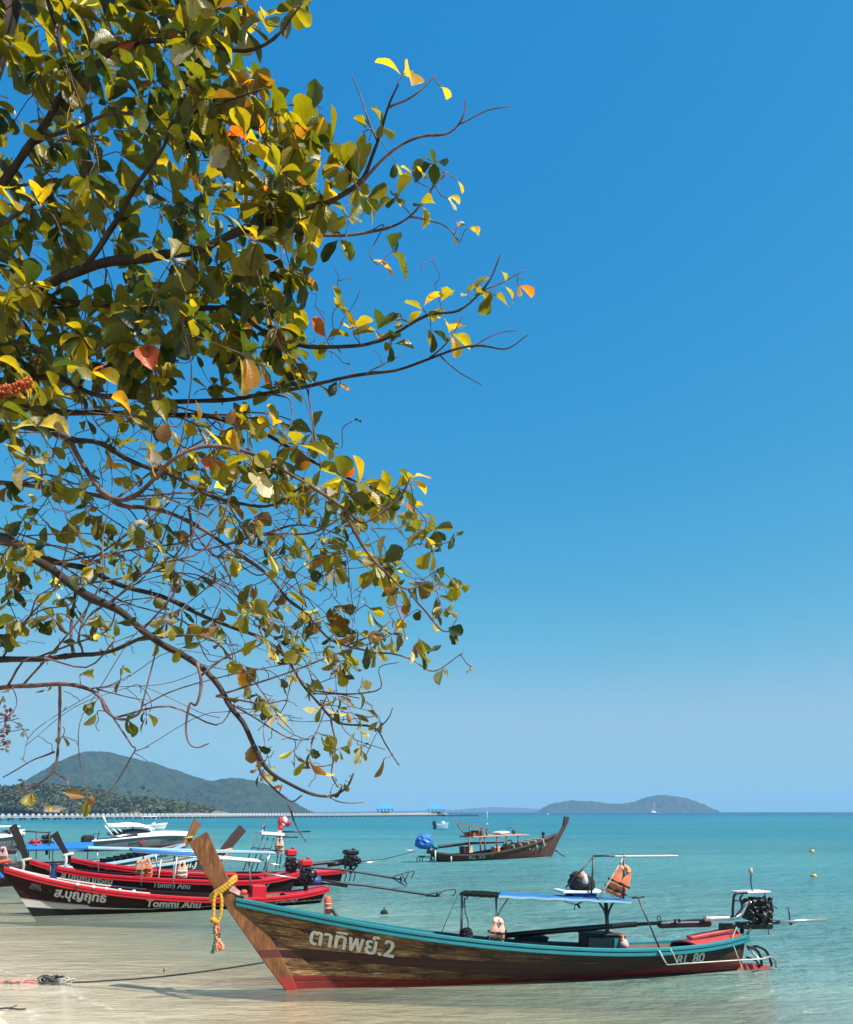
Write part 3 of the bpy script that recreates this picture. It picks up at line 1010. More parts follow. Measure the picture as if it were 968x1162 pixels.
m = MB(); m.prism([PX(836, 1093, .04), PX(862, 1094.5, .04), PX(876, 1096.5, .04), PX(872, 1099, .04), PX(850, 1104, .04), PX(836, 1106, .04)], B.w(0, -.08, 0) - B.w(0, 0, 0))
m.build('skeg', M['deck_red'], boat)
# canopy: frame, two roof panels
cz = 0
m = MB()
fr = [[PX(522, 1015.5, .45), PX(566, 1018, .45), PX(640, 1021, .45), PX(716, 1024.5, .45)],
      [PX(527, 1012.5, -.45), PX(569, 1014.5, -.45), PX(640, 1018, -.45), PX(706, 1021.5, -.45)]]
cv = boat
canopy = None
m = MB()
for row in fr:
    m.tube(row, .018, 6)
for a, b in zip(*fr): m.tube([a, b], .016, 6)
m.tube([PX(523.5, 1060, .0), PX(524, 1015, .0)], .02, 7)
m.tube([PX(563.5, 1060, .0), PX(563, 1016, .0)], .018, 7)
m.tube([PX(524, 1033, 0), PX(527, 1022, 0), PX(534, 1014, 0)], .012, 6)
m.tube([PX(564, 1040, 0), PX(569, 1031, 0), PX(577, 1019, 0)], .012, 6)
canopy_main = m.build('canopy_frame', M['steel'], boat)
m = MB()
m.tube([PX(690, 1075, 0), PX(689, 1048, 0), PX(687.5, 1023, 0)], .032, 8)
m.tube(cr([PX(688.8, 1046, 0), PX(686, 1034, 0), PX(679, 1023, 0)]), .018, 7)
m.tube(cr([PX(688.8, 1046, 0), PX(691, 1034, 0), PX(696, 1024, 0)]), .018, 7)
m.build('canopy_post', M['darksteel'], boat)
def lp(a, b, t): return a + (b - a) * t
def roofpanel(i0, i1, mats, name, hump, over=.05):
    m = MB(); rows = []
    n = 16
    for i in range(n + 1):
        t = i / n
        a = lp(fr[0][i0], fr[0][i1], t); b = lp(fr[1][i0], fr[1][i1], t)
        if i1 - i0 == 2:
            a = cr([fr[0][i0], fr[0][i0 + 1], fr[0][i1]], 8)[i]; b = cr([fr[1][i0], fr[1][i0 + 1], fr[1][i1]], 8)[i]
        row = []
        for j in range(9):
            s = j / 8
            p_ = lp(a, b, -over + s * (1 + 2 * over)) + Vector((0, 0, .025 + hump * math.sin(math.pi * s) * (.4 + .6 * math.sin(math.pi * t)) + .006 * math.sin(i * 1.9 + j)))
            row.append(p_)
        rows.append(row)
    m.grid(rows, 0)
    m.grid([[p_ - Vector((0, 0, .012)) for p_ in r_] for r_ in rows], 1, True, True)
    edge = [r_[0] for r_ in rows]
    m.grid([edge, [p_ - Vector((0, 0, .035)) for p_ in edge]], 1)
    edge = [r_[-1] for r_ in rows]
    m.grid([edge, [p_ - Vector((0, 0, .035)) for p_ in edge]], 1)
    return m.build(name, mats, canopy_main)
roofpanel(0, 1, [M['net'], M['net']], 'canopy_net', .03)
roofpanel(1, 3, [M['blue_roof'], M['lightblue']], 'canopy_roof', .02)
# upper frame with narrow board
m = MB()
for y in (.3, -.3):
    m.tube([PX(673.5, 972, y), PX(671, 1015, y)], .016, 6)
    m.tube([PX(673.5, 972, y), PX(642, 1007, y)], .014, 6)
    m.tube([PX(708.5, 971, y), PX(707.5, 1020, y)], .016, 6)
m.tube([PX(673, 972, .3), PX(673, 972, -.3)], .014, 6)
m.tube([PX(673, 971.5, 0), PX(712, 970.5, 0)], .016, 6)
upf = m.build('upper_frame', M['darksteel'], boat)
m = MB()
a, b = PX(694, 971.5, 0), PX(766, 971, 0)
m.bar(a, b, .24, .028, bev=.008)
m.build('upper_board', M['steel'], upf)
m = MB(); m.tube([PX(709.5, 970, .2), PX(694, 996, .3), PX(679, 1021, .42)], .012, 6)
m.build('stay', M['ropepale'], upf)
m = MB(); m.bar(PX(633, 1011, .05), PX(683, 1011, .05), .42, .04, bev=.008)
m.bar(PX(646, 1014.5, .05), PX(672, 1015, .05), .35, .07, mi=1)
m.build('roof_rack', [M['white'], M['bluefabric']], boat)
m = MB()
m.tube(cr([PX(640, 1023, .42), PX(652, 1026, .4), PX(658, 1025, .4), PX(664, 1022, .42)]), .007, 5)
m.tube(cr([PX(659, 1024, .4), PX(653, 1027, .4), PX(652, 1033, .4)]), .008, 5)
m.tube([PX(655, 1026, .4), PX(658, 1030, .4)], .02, 5)
m.build('dangling_cord', M['black'], boat)
m = MB()
m.tube(cr([PX(527, 1018, .1), PX(528, 1035, .1), PX(531, 1046, .12), PX(531, 1060, .15)]), .008, 5)
m.tube([PX(519, 1017, .45), PX(501, 1058, .5)], .006, 5)
m.build('canopy_rope', M['rope'], boat)

# things lying in the main boat
def at(parent_pt): return Vector(parent_pt)
def lifejacket(name, label, c, right, up, w_, h_, mat, group=None, strap=None):
    c = Vector(c); r = Vector(right).normalized(); u = Vector(up); u = (u - r * u.dot(r)).normalized(); n = r.cross(u)
    T = Matrix((r, n, u)).transposed()
    t = thing(name, label, 'life jacket', c, group)
    m = MB()
    for s in (-1, 1):
        rows_f = []
        for sign in (1, -1):
            rows = []
            for i in range(9):
                v = i / 8
                wd = w_ * .5 * (1 - .35 * max(0, (v - .62) / .38) ** 1.2) * (1 - .12 * max(0, .12 - v) / .12)
                x0 = .0 + (.2 * w_ * max(0, (v - .72) / .28) ** .7)
                row = []
                for j in range(6):
                    q = j / 5
                    puff = .05 * max(0, 1 - q ** 3) ** .5 * (.82 if j == 0 else 1) * (1 - .25 * abs(math.sin(v * math.pi * 3)))
                    x = s * (x0 + (wd - x0) * q)
                    row.append(c + r * x + u * ((v - .5) * h_) + n * (sign * puff * .75 - .05 * (x / w_) ** 2 * 4 * .25))
                rows.append(row)
            m.grid(rows, 0, True, flip=(s * sign > 0))
    # collar
    m.tube(cr([c + r * (-.2 * w_) + u * h_ * .46, c + r * (-.16 * w_) + u * h_ * .58 - n * .05, c + u * h_ * .62 - n * .08, c + r * (.16 * w_) + u * h_ * .58 - n * .05, c + r * (.2 * w_) + u * h_ * .46]), .04, 7)
    jb = m.build('jacket_body', mat, t)
    for v in (-.3, -.02, ):
        m = MB()
        for nn in (.062, -.075):
            m.tube([c + r * (w_ * x) + u * (h_ * v) + n * (nn - .045 * (x * 2) ** 2 * .5) for x in (-.5, -.25, 0, .25, .5)], .017, 5)
        m.box(c + u * (h_ * v) + n * .075, (.07, .03, .045), T)
        m.build('strap', strap or M['black'], jb)
    return t

bag_c = PX(659, 1001, .05)
t = thing('duffel_bag', 'black cloth bag with red and white bits on the roof of the front boat', 'bag', bag_c)
m = MB(); m.ball(bag_c + Vector((0, 0, -.02)), (.21, .2, .15), 14, 9, .35, 3)
m.ball(bag_c + Vector((.13, 0, -.03)), (.1, .16, .13), 10, 7, .4, 5)
m.ball(bag_c + Vector((-.08, -.02, .09)), (.1, .1, .08), 10, 7, .4, 8)
m.build('bag_body', M['blackcloth'], t)
m = MB(); m.ball(bag_c + Vector((-.03, -.14, .13)), (.06, .06, .07), 9, 6, .5, 2); m.build('red_cloth', M['ribbonpink'], t)
m = MB(); m.ball(bag_c + Vector((.04, -.17, .05)), (.055, .04, .09), 9, 6, .5, 4); m.build('white_cloth', M['whitecloth'], t)

lifejacket('life_jacket', 'bright orange life jacket hanging from the upper frame of the front boat', PX(703, 1002, .28), (.9, .1, -.42), (.42, 0, .9), .34, .44, M['orange'])
lifejacket('life_jacket', 'faded peach life jacket draped inside the front boat below the canopy', PX(564.5, 1058, .56), (1, .25, -.1), (.1, 0, 1), .24, .3, M['peach'])

def icebox(label, px0, py0, px1, py1, y, dep, mat, side=None, lid=True, name='ice_box', cat='box'):
    a, b = PX(px0, py1, y), PX(px1, py1, y); top = PX(px0, py0, y)
    h = top.z - a.z; c = (a + b) / 2
    ax = (b - a).normalized(); bk = Vector((-ax.y, ax.x, 0))
    if bk.y < 0: bk = -bk
    T = Matrix((ax, bk, ax.cross(bk))).transposed()
    L = (b - a).length
    base = c + bk * dep / 2
    t = thing(name, label, cat, base)
    m = MB(); m.box(base + Vector((0, 0, h / 2 - .06)), (L, dep, h - .02 + .12), T, .012); bb_ = m.build('box_body', mat, t)
    m = MB(); m.box(base + Vector((0, 0, h)), (L + .03, dep + .03, .035), T, .01); m.build('lid', mat, bb_)
    if side:
        m = MB(); m.box(base + ax * (L / 2 + .008) + Vector((0, 0, h / 2 - .05)), (.012, dep * .96, h), T)
        m.box(base + ax * (L / 2 - .03) - bk * (dep / 2 + .006) + Vector((0, 0, h / 2 - .05)), (.07, .012, h), T)
        m.build('side_panel', side, t)
    return t
icebox('dark teal box under the rear canopy post of the front boat', 667, 1061, 701, 1076, .15, .4, M['teal_dark'], M['teal'], name='storage_box')
icebox('low dark blue box amidships in the front boat', 591, 1064.5, 622, 1072, .1, .35, M['teal_dark'], name='low_box')
icebox('small red brown box behind the teal box in the front boat', 702, 1062, 710, 1072, .05, .3, M['roofwood'], name='wooden_box')
c = PX(708, 1072, .2)
t = thing('plastic_sack', 'small pale pink sack beside the teal box in the front boat', 'sack', c)
m = MB(); m.ball(c, (.075, .08, .09), 12, 8, .3, 5); m.ball(c + Vector((-.02, 0, .1)), (.025, .03, .05), 8, 6, .3, 6); m.build('sack_body', M['pinkcloth'], t)
m = MB(); m.tube([c + Vector((-.02, 0, .075)), c + Vector((-.015, 0, .09))], .035, 8); m.build('tie', M['whitecloth'], t)
c = PX(529, 1061, .2)
t = thing('rope_bundle', 'black bundle of rope on the gunwale under the shade net', 'rope', c)
m = MB()
for k in range(6):
    rr = random.Random(k)
    m.tube([c + Vector((.09 * math.cos(a) * rr.uniform(.7, 1.1), .07 * math.sin(a), .025 * k - .05 + .02 * math.sin(a * 2 + k))) for a in [i * math.pi / 6 for i in range(13)]], .016, 6)
m.ball(c + Vector((0.03, 0, .04)), (.06, .06, .05), 9, 6, .3, 1)
m.build('coil', M['blackcloth'], t)
c = PX(748, 1076, .35)
t = thing('tee_handled_pole', 'thin pole with a tee handle leaning from the gunwale of the front boat', 'pole', c)
m = MB(); m.tube([PX(750, 1080, .35), PX(724, 1018.5, .35)], .013, 7); m.build('shaft', M['darksteel'], t)
m = MB(); m.tube([PX(717.5, 1019, .35), PX(731, 1017.5, .35)], .016, 7); m.build('handle', M['darksteel'], t)

# longtail engine of the main boat
eng_c = PX(846, 1066, 0)
t = thing('longtail_engine', 'bare black engine with silver exhaust pipe on the stern of the front boat', 'engine', eng_c)
m = MB()
m.tube([PX(574, 1061.5, 0), PX(640, 1055.5, 0), PX(722, 1048.8, 0)], .046, 10)
m.tube([PX(720, 1049, 0), PX(800, 1044.5, 0)], .03, 8)
m.bar(PX(747, 1049.5, 0), PX(806, 1048, 0), .12, .1, bev=.02)
m.tube([PX(766, 1047, .1), PX(766, 1043.5, .1), PX(771, 1043.5, .1), PX(771, 1047, .1)], .02, 6)
m.tube(cr([PX(748, 1047, .05), PX(746, 1042, .05), PX(748, 1039, .05), PX(750, 1043, .05), PX(749, 1047, .05)]), .008, 5)
m.tube([PX(597, 1060, 0), PX(592, 1066, 0), PX(587, 1072, 0)], .02, 6)
m.tube([PX(612, 1059, 0), PX(613, 1066, 0)], .022, 6)
psh = m.build('propeller_shaft', M['black'], t)
m = MB()   # propeller at the resting end of the shaft
pc = PX(574, 1061.5, 0)
for k in range(3):
    a = k * 2.094 + .5
    m.grid([[pc + Vector((.02 * s, .12 * rr * math.cos(a + s * .35 * rr), .12 * rr * math.sin(a + s * .35 * rr))) for s in (-1, 0, 1)] for rr in (.1, .5, .85, 1)])
m.ball(pc, .035, 8, 6)
m.build('propeller', M['darksteel'], psh)
m = MB()
m.tube(cr([PX(799, 1042.5, .12), PX(818, 1042, .12), PX(832, 1041.5, .12), PX(840, 1038, .12), PX(844.5, 1031, .12), PX(848, 1025.5, .12), PX(860, 1023.5, .1)]), .036, 9)
m.tube([PX(799.5, 1042.5, .12), PX(804, 1042.4, .12)], .048, 9)
m.build('exhaust_pipe', M['chrome'], t)
m = MB()
EX = (PX(860, 1040, 0) - PX(850, 1040, 0)).normalized(); EY = Vector((-EX.y, EX.x, 0)); ET = Matrix((EX, EY, Vector((0, 0, 1)))).transposed()
ec = PX(857, 1032, 0)
m.box(ec, (.34, .30, .36), ET, .03)
m.box(ec + EX * .1 + Vector((0, 0, -.1)), (.3, .3, .2), ET, .03)
m.box(ec + EX * .02 + Vector((0, 0, .17)), (.22, .2, .08), ET, .02)
m.bar(PX(838, 1050, 0), PX(873, 1050, 0), .24, .1, bev=.015)
rr = random.Random(9)
for k in range(44):
    q = ec + EX * rr.uniform(-.19, .2) - EY * rr.uniform(.1, .19) + Vector((0, 0, rr.uniform(-.18, .2)))
    if k % 3 == 0:
        m.tube([q, q + EX * rr.uniform(-.06, .06) - EY * .05], rr.uniform(.015, .035), 9)
    elif k % 3 == 1:
        m.box(q, (rr.uniform(.03, .09), .07, rr.uniform(.03, .08)), ET, .008)
    else:
        q2 = q + EX * rr.uniform(-.15, .15) + Vector((0, 0, rr.uniform(-.12, .12)))
        m.tube(cr([q, (q + q2) / 2 - EY * .06, q2], 4), .01, 5)
m.tube([ec + EX * .17 - EY * .12, ec + EX * .17 + EY * .12], .1, 14)
m.tube([ec + EX * .2 + Vector((0, 0, .12)) - EY * .1, ec + EX * .2 + Vector((0, 0, .12)) + EY * .04], .06, 12)
m.build('engine_block', M['black'], t)
m = MB()
for (a_, b_, r_) in ((866, 1039, .05), (862, 1022, .025), (853, 1036, .02), (857, 1043, .018), (869, 1027, .022), (850, 1046, .02), (864, 1030, .018)):
    q = PX(a_, b_, .2)
    m.tube([q, q - EY * .05], r_, 10)
    m.ball(q - EY * .04, r_ * .8, 8, 5)
m.tube([PX(862, 1038, .18), PX(868, 1044, .17)], .03, 8)
m.build('alternator', M['darksteel'], t)
m = MB()
for y in (.17, -.15):
    m.tube(cr([PX(831.5, 1041, y), PX(832, 1026, y), PX(833.5, 1016, y), PX(838, 1013.5, y), PX(848, 1013, y)]), .022, 7)
    m.tube(cr([PX(836, 1038, y), PX(842, 1030, y), PX(840, 1020, y), PX(843, 1015, y)]), .018, 6)
    m.tube([PX(871, 1046, y), PX(872, 1030, y), PX(868, 1014, y)], .016, 6)
m.tube([PX(832, 1022, .17), PX(842, 1022, .17)], .012, 6)
m.tube([PX(832, 1026, .17), PX(832, 1026, -.15)], .015, 6)
m.tube(cr([PX(866, 1017, .1), PX(873, 1022, .1), PX(876, 1027, .1), PX(872, 1030, .1)]), .014, 6)
cage = m.build('engine_cage', M['black'], t)
m = MB(); m.bar(PX(836, 1012.6, 0), PX(868, 1011.2, 0), .36, .03, bev=.01); m.build('top_plate', M['pinkish'], cage)
m = MB(); m.tube(cr([PX(854, 1012, 0), PX(852, 1000, 0), PX(852.5, 992, 0)]), .012, 6)
m.tube([PX(852.5, 993, 0), PX(851.8, 985, 0)], .03, 8, mi=1); m.build('air_pipe', [M['darksteel'], M['ropepale']], t)
m = MB(); m.tube([PX(883, 1046, 0), PX(938, 1043.6, 0)], .026, 8); m.tube([PX(872, 1046.8, 0), PX(884, 1046.3, 0)], .034, 8, mi=1)
m.tube([PX(897, 1049, 0), PX(896, 1040, 0), PX(894.5, 1029.5, 0)], .012, 6, mi=1); m.ball(PX(897.5, 1048, 0), .03, 8, 6, mi=1)
m.build('tiller', [M['chrome'], M['black']], t)
m = MB()
for y in (.12, -.12):
    m.tube([PX(833, 1053, y), PX(838, 1060, y), PX(842, 1066, y)], .02, 6)
    m.tube([PX(852, 1053, y), PX(848, 1060, y), PX(842, 1064, y)], .02, 6)
m.bar(PX(818, 1052, 0), PX(832, 1052, 0), .16, .12, bev=.01)
m.tube([PX(842, 1052, 0), PX(842, 1070, 0)], .035, 8)
m.tube([PX(872, 1052, .05), PX(872, 1061, .05)], .006, 5)
m.build('engine_mount', M['black'], t)
m = MB()
m.tube(cr([PX(836, 1052, .2), PX(831, 1066, .3), PX(835, 1080, .42), PX(843, 1101, .5)]), .008, 5)
m.tube(cr([PX(760, 1076, .66), PX(764, 1083, .68), PX(769, 1095, .62)]), .012, 5)
m.build('control_cable', M['ropepale'], t)

# garland and cloth on the prow
gc = PX(248, 1010, .08)
t = thing('garland', 'yellow flower garland with coloured ribbons tied round the prow of the front boat', 'garland', gc)
def lumpy(mb, path, r, lump=.35, n=9, seed=0, mi=0):
    P_ = cr(path, 9)
    rs = [r * (1 + lump * math.sin(i * 1.7 + seed) * .5 + lump * .4 * math.sin(i * 2.9)) for i in range(len(P_))]
    mb.tube(P_, rs, n, mi)
m = MB()
for k, (dy, dr) in enumerate(((0, 0), (3.5, .3))):
    loop = [PX(243.5, 1013 + dy, .1), PX(250, 1009 + dy, .115), PX(257, 1004 + dy, .12), PX(263, 998.5 + dy, .11), PX(267, 995 + dy, 0), PX(264, 997 + dy, -.11), PX(254, 1005 + dy, -.11), PX(245, 1012 + dy, -.09), PX(240, 1017 + dy, 0), PX(243.5, 1013 + dy, .1)]
    lumpy(m, loop, .033, .25, seed=k)
m.build('garland_ring', M['yellow'], t)
m = MB()
lumpy(m, [PX(246, 1012, .12), PX(243, 1020, .13), PX(242.5, 1032, .13), PX(242.5, 1046, .13)], .025, .3, seed=2)
lumpy(m, [PX(250, 1013, .12), PX(251.5, 1022, .13), PX(251, 1034, .13), PX(248, 1046, .13)], .025, .3, seed=4)
lumpy(m, [PX(240, 1043, .13), PX(243.5, 1045, .14), PX(248, 1047, .13)], .042, .5, seed=1)
m.build('garland_strand', M['yellow'], t)
for (path, mt) in (([(245, 1048), (243.5, 1056), (245, 1064), (243, 1074), (241, 1082)], 'ribbongreen'), ([(247, 1048), (248.5, 1058), (246, 1066), (248, 1074), (251, 1078)], 'ribbonred'),
                   ([(246, 1048), (245, 1056), (248.5, 1064), (246, 1072), (247, 1079)], 'ribbonpink'), ([(244, 1060), (247, 1066), (252, 1072), (253, 1077)], 'ribbonpink'), ([(248.5, 1052), (249, 1060), (246, 1070)], 'ribbongreen')):
    m = MB(); lumpy(m, [PX(a, b, .13 + .012 * (i % 2)) for i, (a, b) in enumerate(path)], .024, .5, 7)
    m.build('ribbon', M[mt], t)
c = PX(268, 1009, .1)
t = thing('prow_cloth', 'pale pink cloth knotted behind the garland on the front boat', 'cloth', c)
m = MB()
m.grid([[PX(260 + 3.6 * i, 1002 + 2.6 * i + j * (9 - 1.0 * i) / 3, .085 + .02 * math.sin(i * 1.3 + j)) for j in range(4)] for i in range(5)])
m.grid([[PX(260 + 3.6 * i, 1002 + 2.6 * i + j * (9 - 1.0 * i) / 3, .06) for j in range(4)] for i in range(5)], flip=True)
m.build('cloth_fold', M['pinkcloth'], t)
m = MB(); m.ball(PX(277, 1012, .09), (.05, .05, .035), 9, 6, .3, 3); m.build('knot', M['ribbonred'], t)

# mooring rope to the beach
pa = PX(301, 1092, .05)
pe = W(82, 1110, 12.3)
gz = ground_z(pe.x, pe.y); pe.z = gz + .06
t = thing('mooring_rope', 'thin dark mooring rope running from the front boat to a knot on the sand', 'rope', pe)
m = MB()
pts = [pa + (pe - pa) * (i / 20) - Vector((0, 0, .05 * math.sin(math.pi * i / 20))) for i in range(21)]
m.tube(pts, .013, 6)
m.tube([W(186, 1099, 12.0), W(186, 1103, 12.0)], .01, 5)
m.build('line', M['rope'], t)
m = MB()
rr = random.Random(2)
kc = W(58, 1108, 12.45); kc.z = ground_z(kc.x, kc.y) + .05
for k in range(7):
    cc = kc + Vector((rr.uniform(-.2, .12), rr.uniform(-.08, .08), rr.uniform(-.01, .035)))
    m.tube([cc + Vector((.1 * math.cos(a) * rr.uniform(.8, 1.1), .07 * math.sin(a), .05 * math.sin(a + k))) for a in [i * .52 for i in range(13)]], .014, 6)
m.build('knot', M['rope'], t)
m = MB()
kc2 = kc + Vector((.27, -.05, .01))
for k in range(4):
    cc = kc2 + Vector((rr.uniform(-.07, .07), rr.uniform(-.05, .05), .01))
    m.tube([cc + Vector((.07 * math.cos(a), .05 * math.sin(a), .03 * math.sin(a + k))) for a in [i * .52 for i in range(13)]], .013, 6)
m.tube([kc2 + Vector((.05, 0, 0)), pe], .016, 6)
m.build('loop', M['ropepale'], t)
m = MB()
tail = [kc + Vector((-.1 - .12 * i, -.02 * i + .03 * math.sin(i), 0)) for i in range(12)]
for q in tail: q.z = ground_z(q.x, q.y) + .012
m.tube(cr(tail, 3), .008, 5)
m.build('tail', M['ropepale'], t)
c = W(6, 1111, 12.4); c.z = ground_z(c.x, c.y) + .02
t = thing('cloth_scrap', 'crumpled faded red scrap lying on the sand at the left edge', 'scrap', c)
m = MB()
rows = [[c + Vector((-.3 + .09 * i, -.08 + .05 * j, .03 * noise.noise(Vector((i * .9, j * .8, 0))) + .015)) for j in range(4)] for i in range(8)]
m.grid(rows); m.grid([[p_ - Vector((0, 0, .012)) for p_ in r_] for r_ in rows], flip=True)
m.build('folded_cloth', M['ribbonpink'], t)
m = MB(); m.tube(cr([c + Vector((.3, 0, .01)), c + Vector((.4, .03, .012)), c + Vector((.5, -.01, .01))]), .012, 5); m.build('cord', M['ribbonred'], t)
c = W(10, 1147, 10.5); c.z = ground_z(c.x, c.y)
t = thing('driftwood', 'short dark twig of driftwood on the sand in the lower left corner', 'driftwood', c)
m = MB(); m.tube(cr([c + Vector((-.2, 0, .02)), c + Vector((-.05, .04, .03)), c + Vector((.12, .02, .02)), c + Vector((.2, .06, .02))]), [.012] * 18 + [.006], 6)
m.build('stick', M['prowbrown'], t)
m = MB(); m.tube([c + Vector((-.02, .04, .03)), c + Vector((.04, .13, .045))], .007, 5); m.build('shoot', M['prowbrown'], t)

# ------------------------------------------------------------------ the dark red longtails at the left
REDRAIL = [(-.05, -.15), (.02, -.15), (.03, -.14), (.03, -.085), (.045, -.075), (.05, -.06), (.05, -.01), (.04, 0), (-.05, 0)]
def longtail(label, Bt, sheer, prow_out, hullmat, railmat, band, prowmat, beam=1.0, group=None, rail=REDRAIL, decks=True, bowx=None, sternx=None, draft=.2, deg=4, inside=None, deckmat=None):
    t = thing('longtail_boat', label, 'longtail boat', Bt.o, group)
    bm = [(a, max(.04, b * beam)) for a, b in [(0, .3), (.06, .42), (.15, .5), (.3, .6), (.5, .64), (.65, .6), (.78, .47), (.88, .29), (.95, .14), (1, .04)]]
    hl = Hull(Bt, sheer, bm, bowx, sternx, draft, deg=deg)
    hl.build(t, [hullmat, inside or M['plank']], band, 48, 18)
    prow(Bt, prow_out, .12, t, prowmat)
    m = MB(); hl.rail(m, rail, 0, .985, 50)
    q = hl.pt(0, 1, 1)
    m.bar(Bt.w(q.x - .02, q.y + .04, q.z - .07), Bt.w(q.x - .02, -q.y - .04, q.z - .07), .08, .15)
    m.build('gunwale', railmat, t)
    if decks:
        m = MB(); hl.deck(m, 0, .14, -.03, n=6); m.build('stern_deck', deckmat or railmat, t)
        m = MB(); hl.deck(m, .84, .98, -.06, n=6); m.build('foredeck', inside or M['plank'], t)
    for u in (.25, .38, .5, .62, .73):
        m = MB(); q = hl.pt(u, 1, 1)
        m.box(Bt.w(q.x, 0, q.z - .16), (.22, abs(q.y) * 2 - .26, .04), Matrix.Rotation(Bt.ang, 3, 'Z'), .008)
        m.build('seat', inside or M['plank'], t)
    return t, hl

GR = 'dark red longtails moored at the left'
def canopy(Bt, t, near, far_, mats, posts, name='canopy_roof', y=.5, th=.03, hump=.03, frame='steel', split=None):
    """near, far_: roof edge ends as pixels; posts: list of (px_top, py_top, px_bot, py_bot, y)"""
    a0, a1 = Bt.P(*near[0], Bt.side * y), Bt.P(*near[1], Bt.side * y)
    b0 = Bt.w(Bt.Mi @ a0 + Vector((0, -2 * Bt.side * y, 0))); b1 = Bt.w(Bt.Mi @ a1 + Vector((0, -2 * Bt.side * y, 0)))
    spans = [(0, split, mats[0]), (split, 1, mats[1])] if split else [(0, 1, mats[0])]
    for (t0, t1, mt) in spans:
        m = MB(); rows = []
        for i in range(9):
            s = t0 + (t1 - t0) * i / 8
            rows.append([lp(lp(a0, a1, s), lp(b0, b1, s), k / 6) + Vector((0, 0, hump * math.sin(math.pi * k / 6))) for k in range(7)])
        m.grid(rows); m.grid([[p_ - Vector((0, 0, th)) for p_ in r_] for r_ in rows], flip=True)
        for e in ([r_[0] for r_ in rows], [r_[-1] for r_ in rows], rows[0], rows[-1]):
            m.grid([e, [p_ - Vector((0, 0, th)) for p_ in e]], smooth=False)
        m.build(name, mt, t)
    m = MB()
    for e in ((a0, a1), (b0, b1), (a0, b0), (a1, b1)):
        m.tube([e[0] - Vector((0, 0, th + .015)), e[1] - Vector((0, 0, th + .015))], .018, 6)
    for (p0x, p0y, p1x, p1y, yy) in posts:
        m.tube([Bt.P(p0x, p0y, yy), Bt.P(p1x, p1y, yy)], .02, 6)
    m.build('canopy_frame', M[frame], t)

def tail_engine(label, Bt, top, base, w_, topmat, shaft, guard, tiller, r=.035, group=None, can=None):
    """top, base: pixels of engine top and foot; shaft: list of pixels; guard: list of loops of pixels"""
    P_ = Bt.P
    c = P_(*base); tp = P_(*top); h = tp.z - c.z
    t = thing('longtail_engine', label, 'engine', c, group)
    ax = (P_(top[0] + 5, top[1]) - tp).normalized(); ay = Vector((-ax.y, ax.x, 0)); T = Matrix((ax, ay, Vector((0, 0, 1)))).transposed()
    m = MB()
    m.box(c + Vector((0, 0, h * .32)), (w_ * .85, w_ * .75, h * .58), T, .03)
    rr = random.Random(int(top[0]))
    for k in range(14):
        q = c + ax * rr.uniform(-.5, .5) * w_ - ay * w_ * .42 + Vector((0, 0, h * rr.uniform(.05, .6)))
        if k % 2: m.tube([q, q - ay * .06], rr.uniform(.03, .06), 8)
        else: m.box(q, (rr.uniform(.05, .12), .08, rr.uniform(.05, .12)), T, .01)
    m.tube([c + ax * w_ * .45 + ay * .12 + Vector((0, 0, h * .3)), c + ax * w_ * .45 - ay * .14 + Vector((0, 0, h * .3))], h * .22, 12)
    m.build('engine_block', M['black'], t)
    m = MB(); m.box(c + Vector((0, 0, h * .8)), (w_, w_ * .85, h * .32), T, .05)
    m.tube([c + ax * w_ * .2 + Vector((0, 0, h * .95)), c + ax * w_ * .2 + Vector((0, 0, h * 1.05))], .06, 9)
    m.build('tank', topmat, t)
    m = MB(); m.tube([P_(*q) for q in shaft], [r * 1.5] + [r] * (len(shaft) - 2) + [r * .8], 8)
    m.tube([P_(shaft[0][0], shaft[0][1] + 2), P_(shaft[1][0], shaft[1][1] + 2.5)], r * 1.4, 8)
    psh_ = m.build('propeller_shaft', M['black'], t)
    if guard:
        m = MB()
        for lp_ in guard: m.tube(cr([P_(*q) for q in lp_], 4), r * .5, 6)
        m.build('propeller_guard', M['black'], psh_)
        m = MB(); pc = P_(*guard[0][-1]) if False else P_(*shaft[-1])
        for k in range(3):
            a = k * 2.094 + .4
            m.grid([[pc + Vector((.03 * s, .17 * r2 * math.cos(a + s * .4 * r2), .17 * r2 * math.sin(a + s * .4 * r2))) for s in (-1, 0, 1)] for r2 in (.1, .5, .85, 1)])
        m.ball(pc, .045, 8, 6); m.build('propeller', M['darksteel'], psh_)
    if tiller:
        m = MB(); m.tube([P_(*q) for q in tiller], .022, 7); m.build('tiller', M['chrome'], t)
    if can:
        m = MB(); a_, b_ = P_(*can[0]), P_(*can[1]); m.tube([a_, b_], .13, 10); m.build('silencer', M['bluecan'], t)
    m = MB(); m.tube([c + Vector((0, 0, .05)), c - Vector((0, 0, .3))], .06, 8)
    m.box(c, (w_ * .9, w_ * .5, .06), T)
    m.build('engine_mount', M['black'], t)
    return t

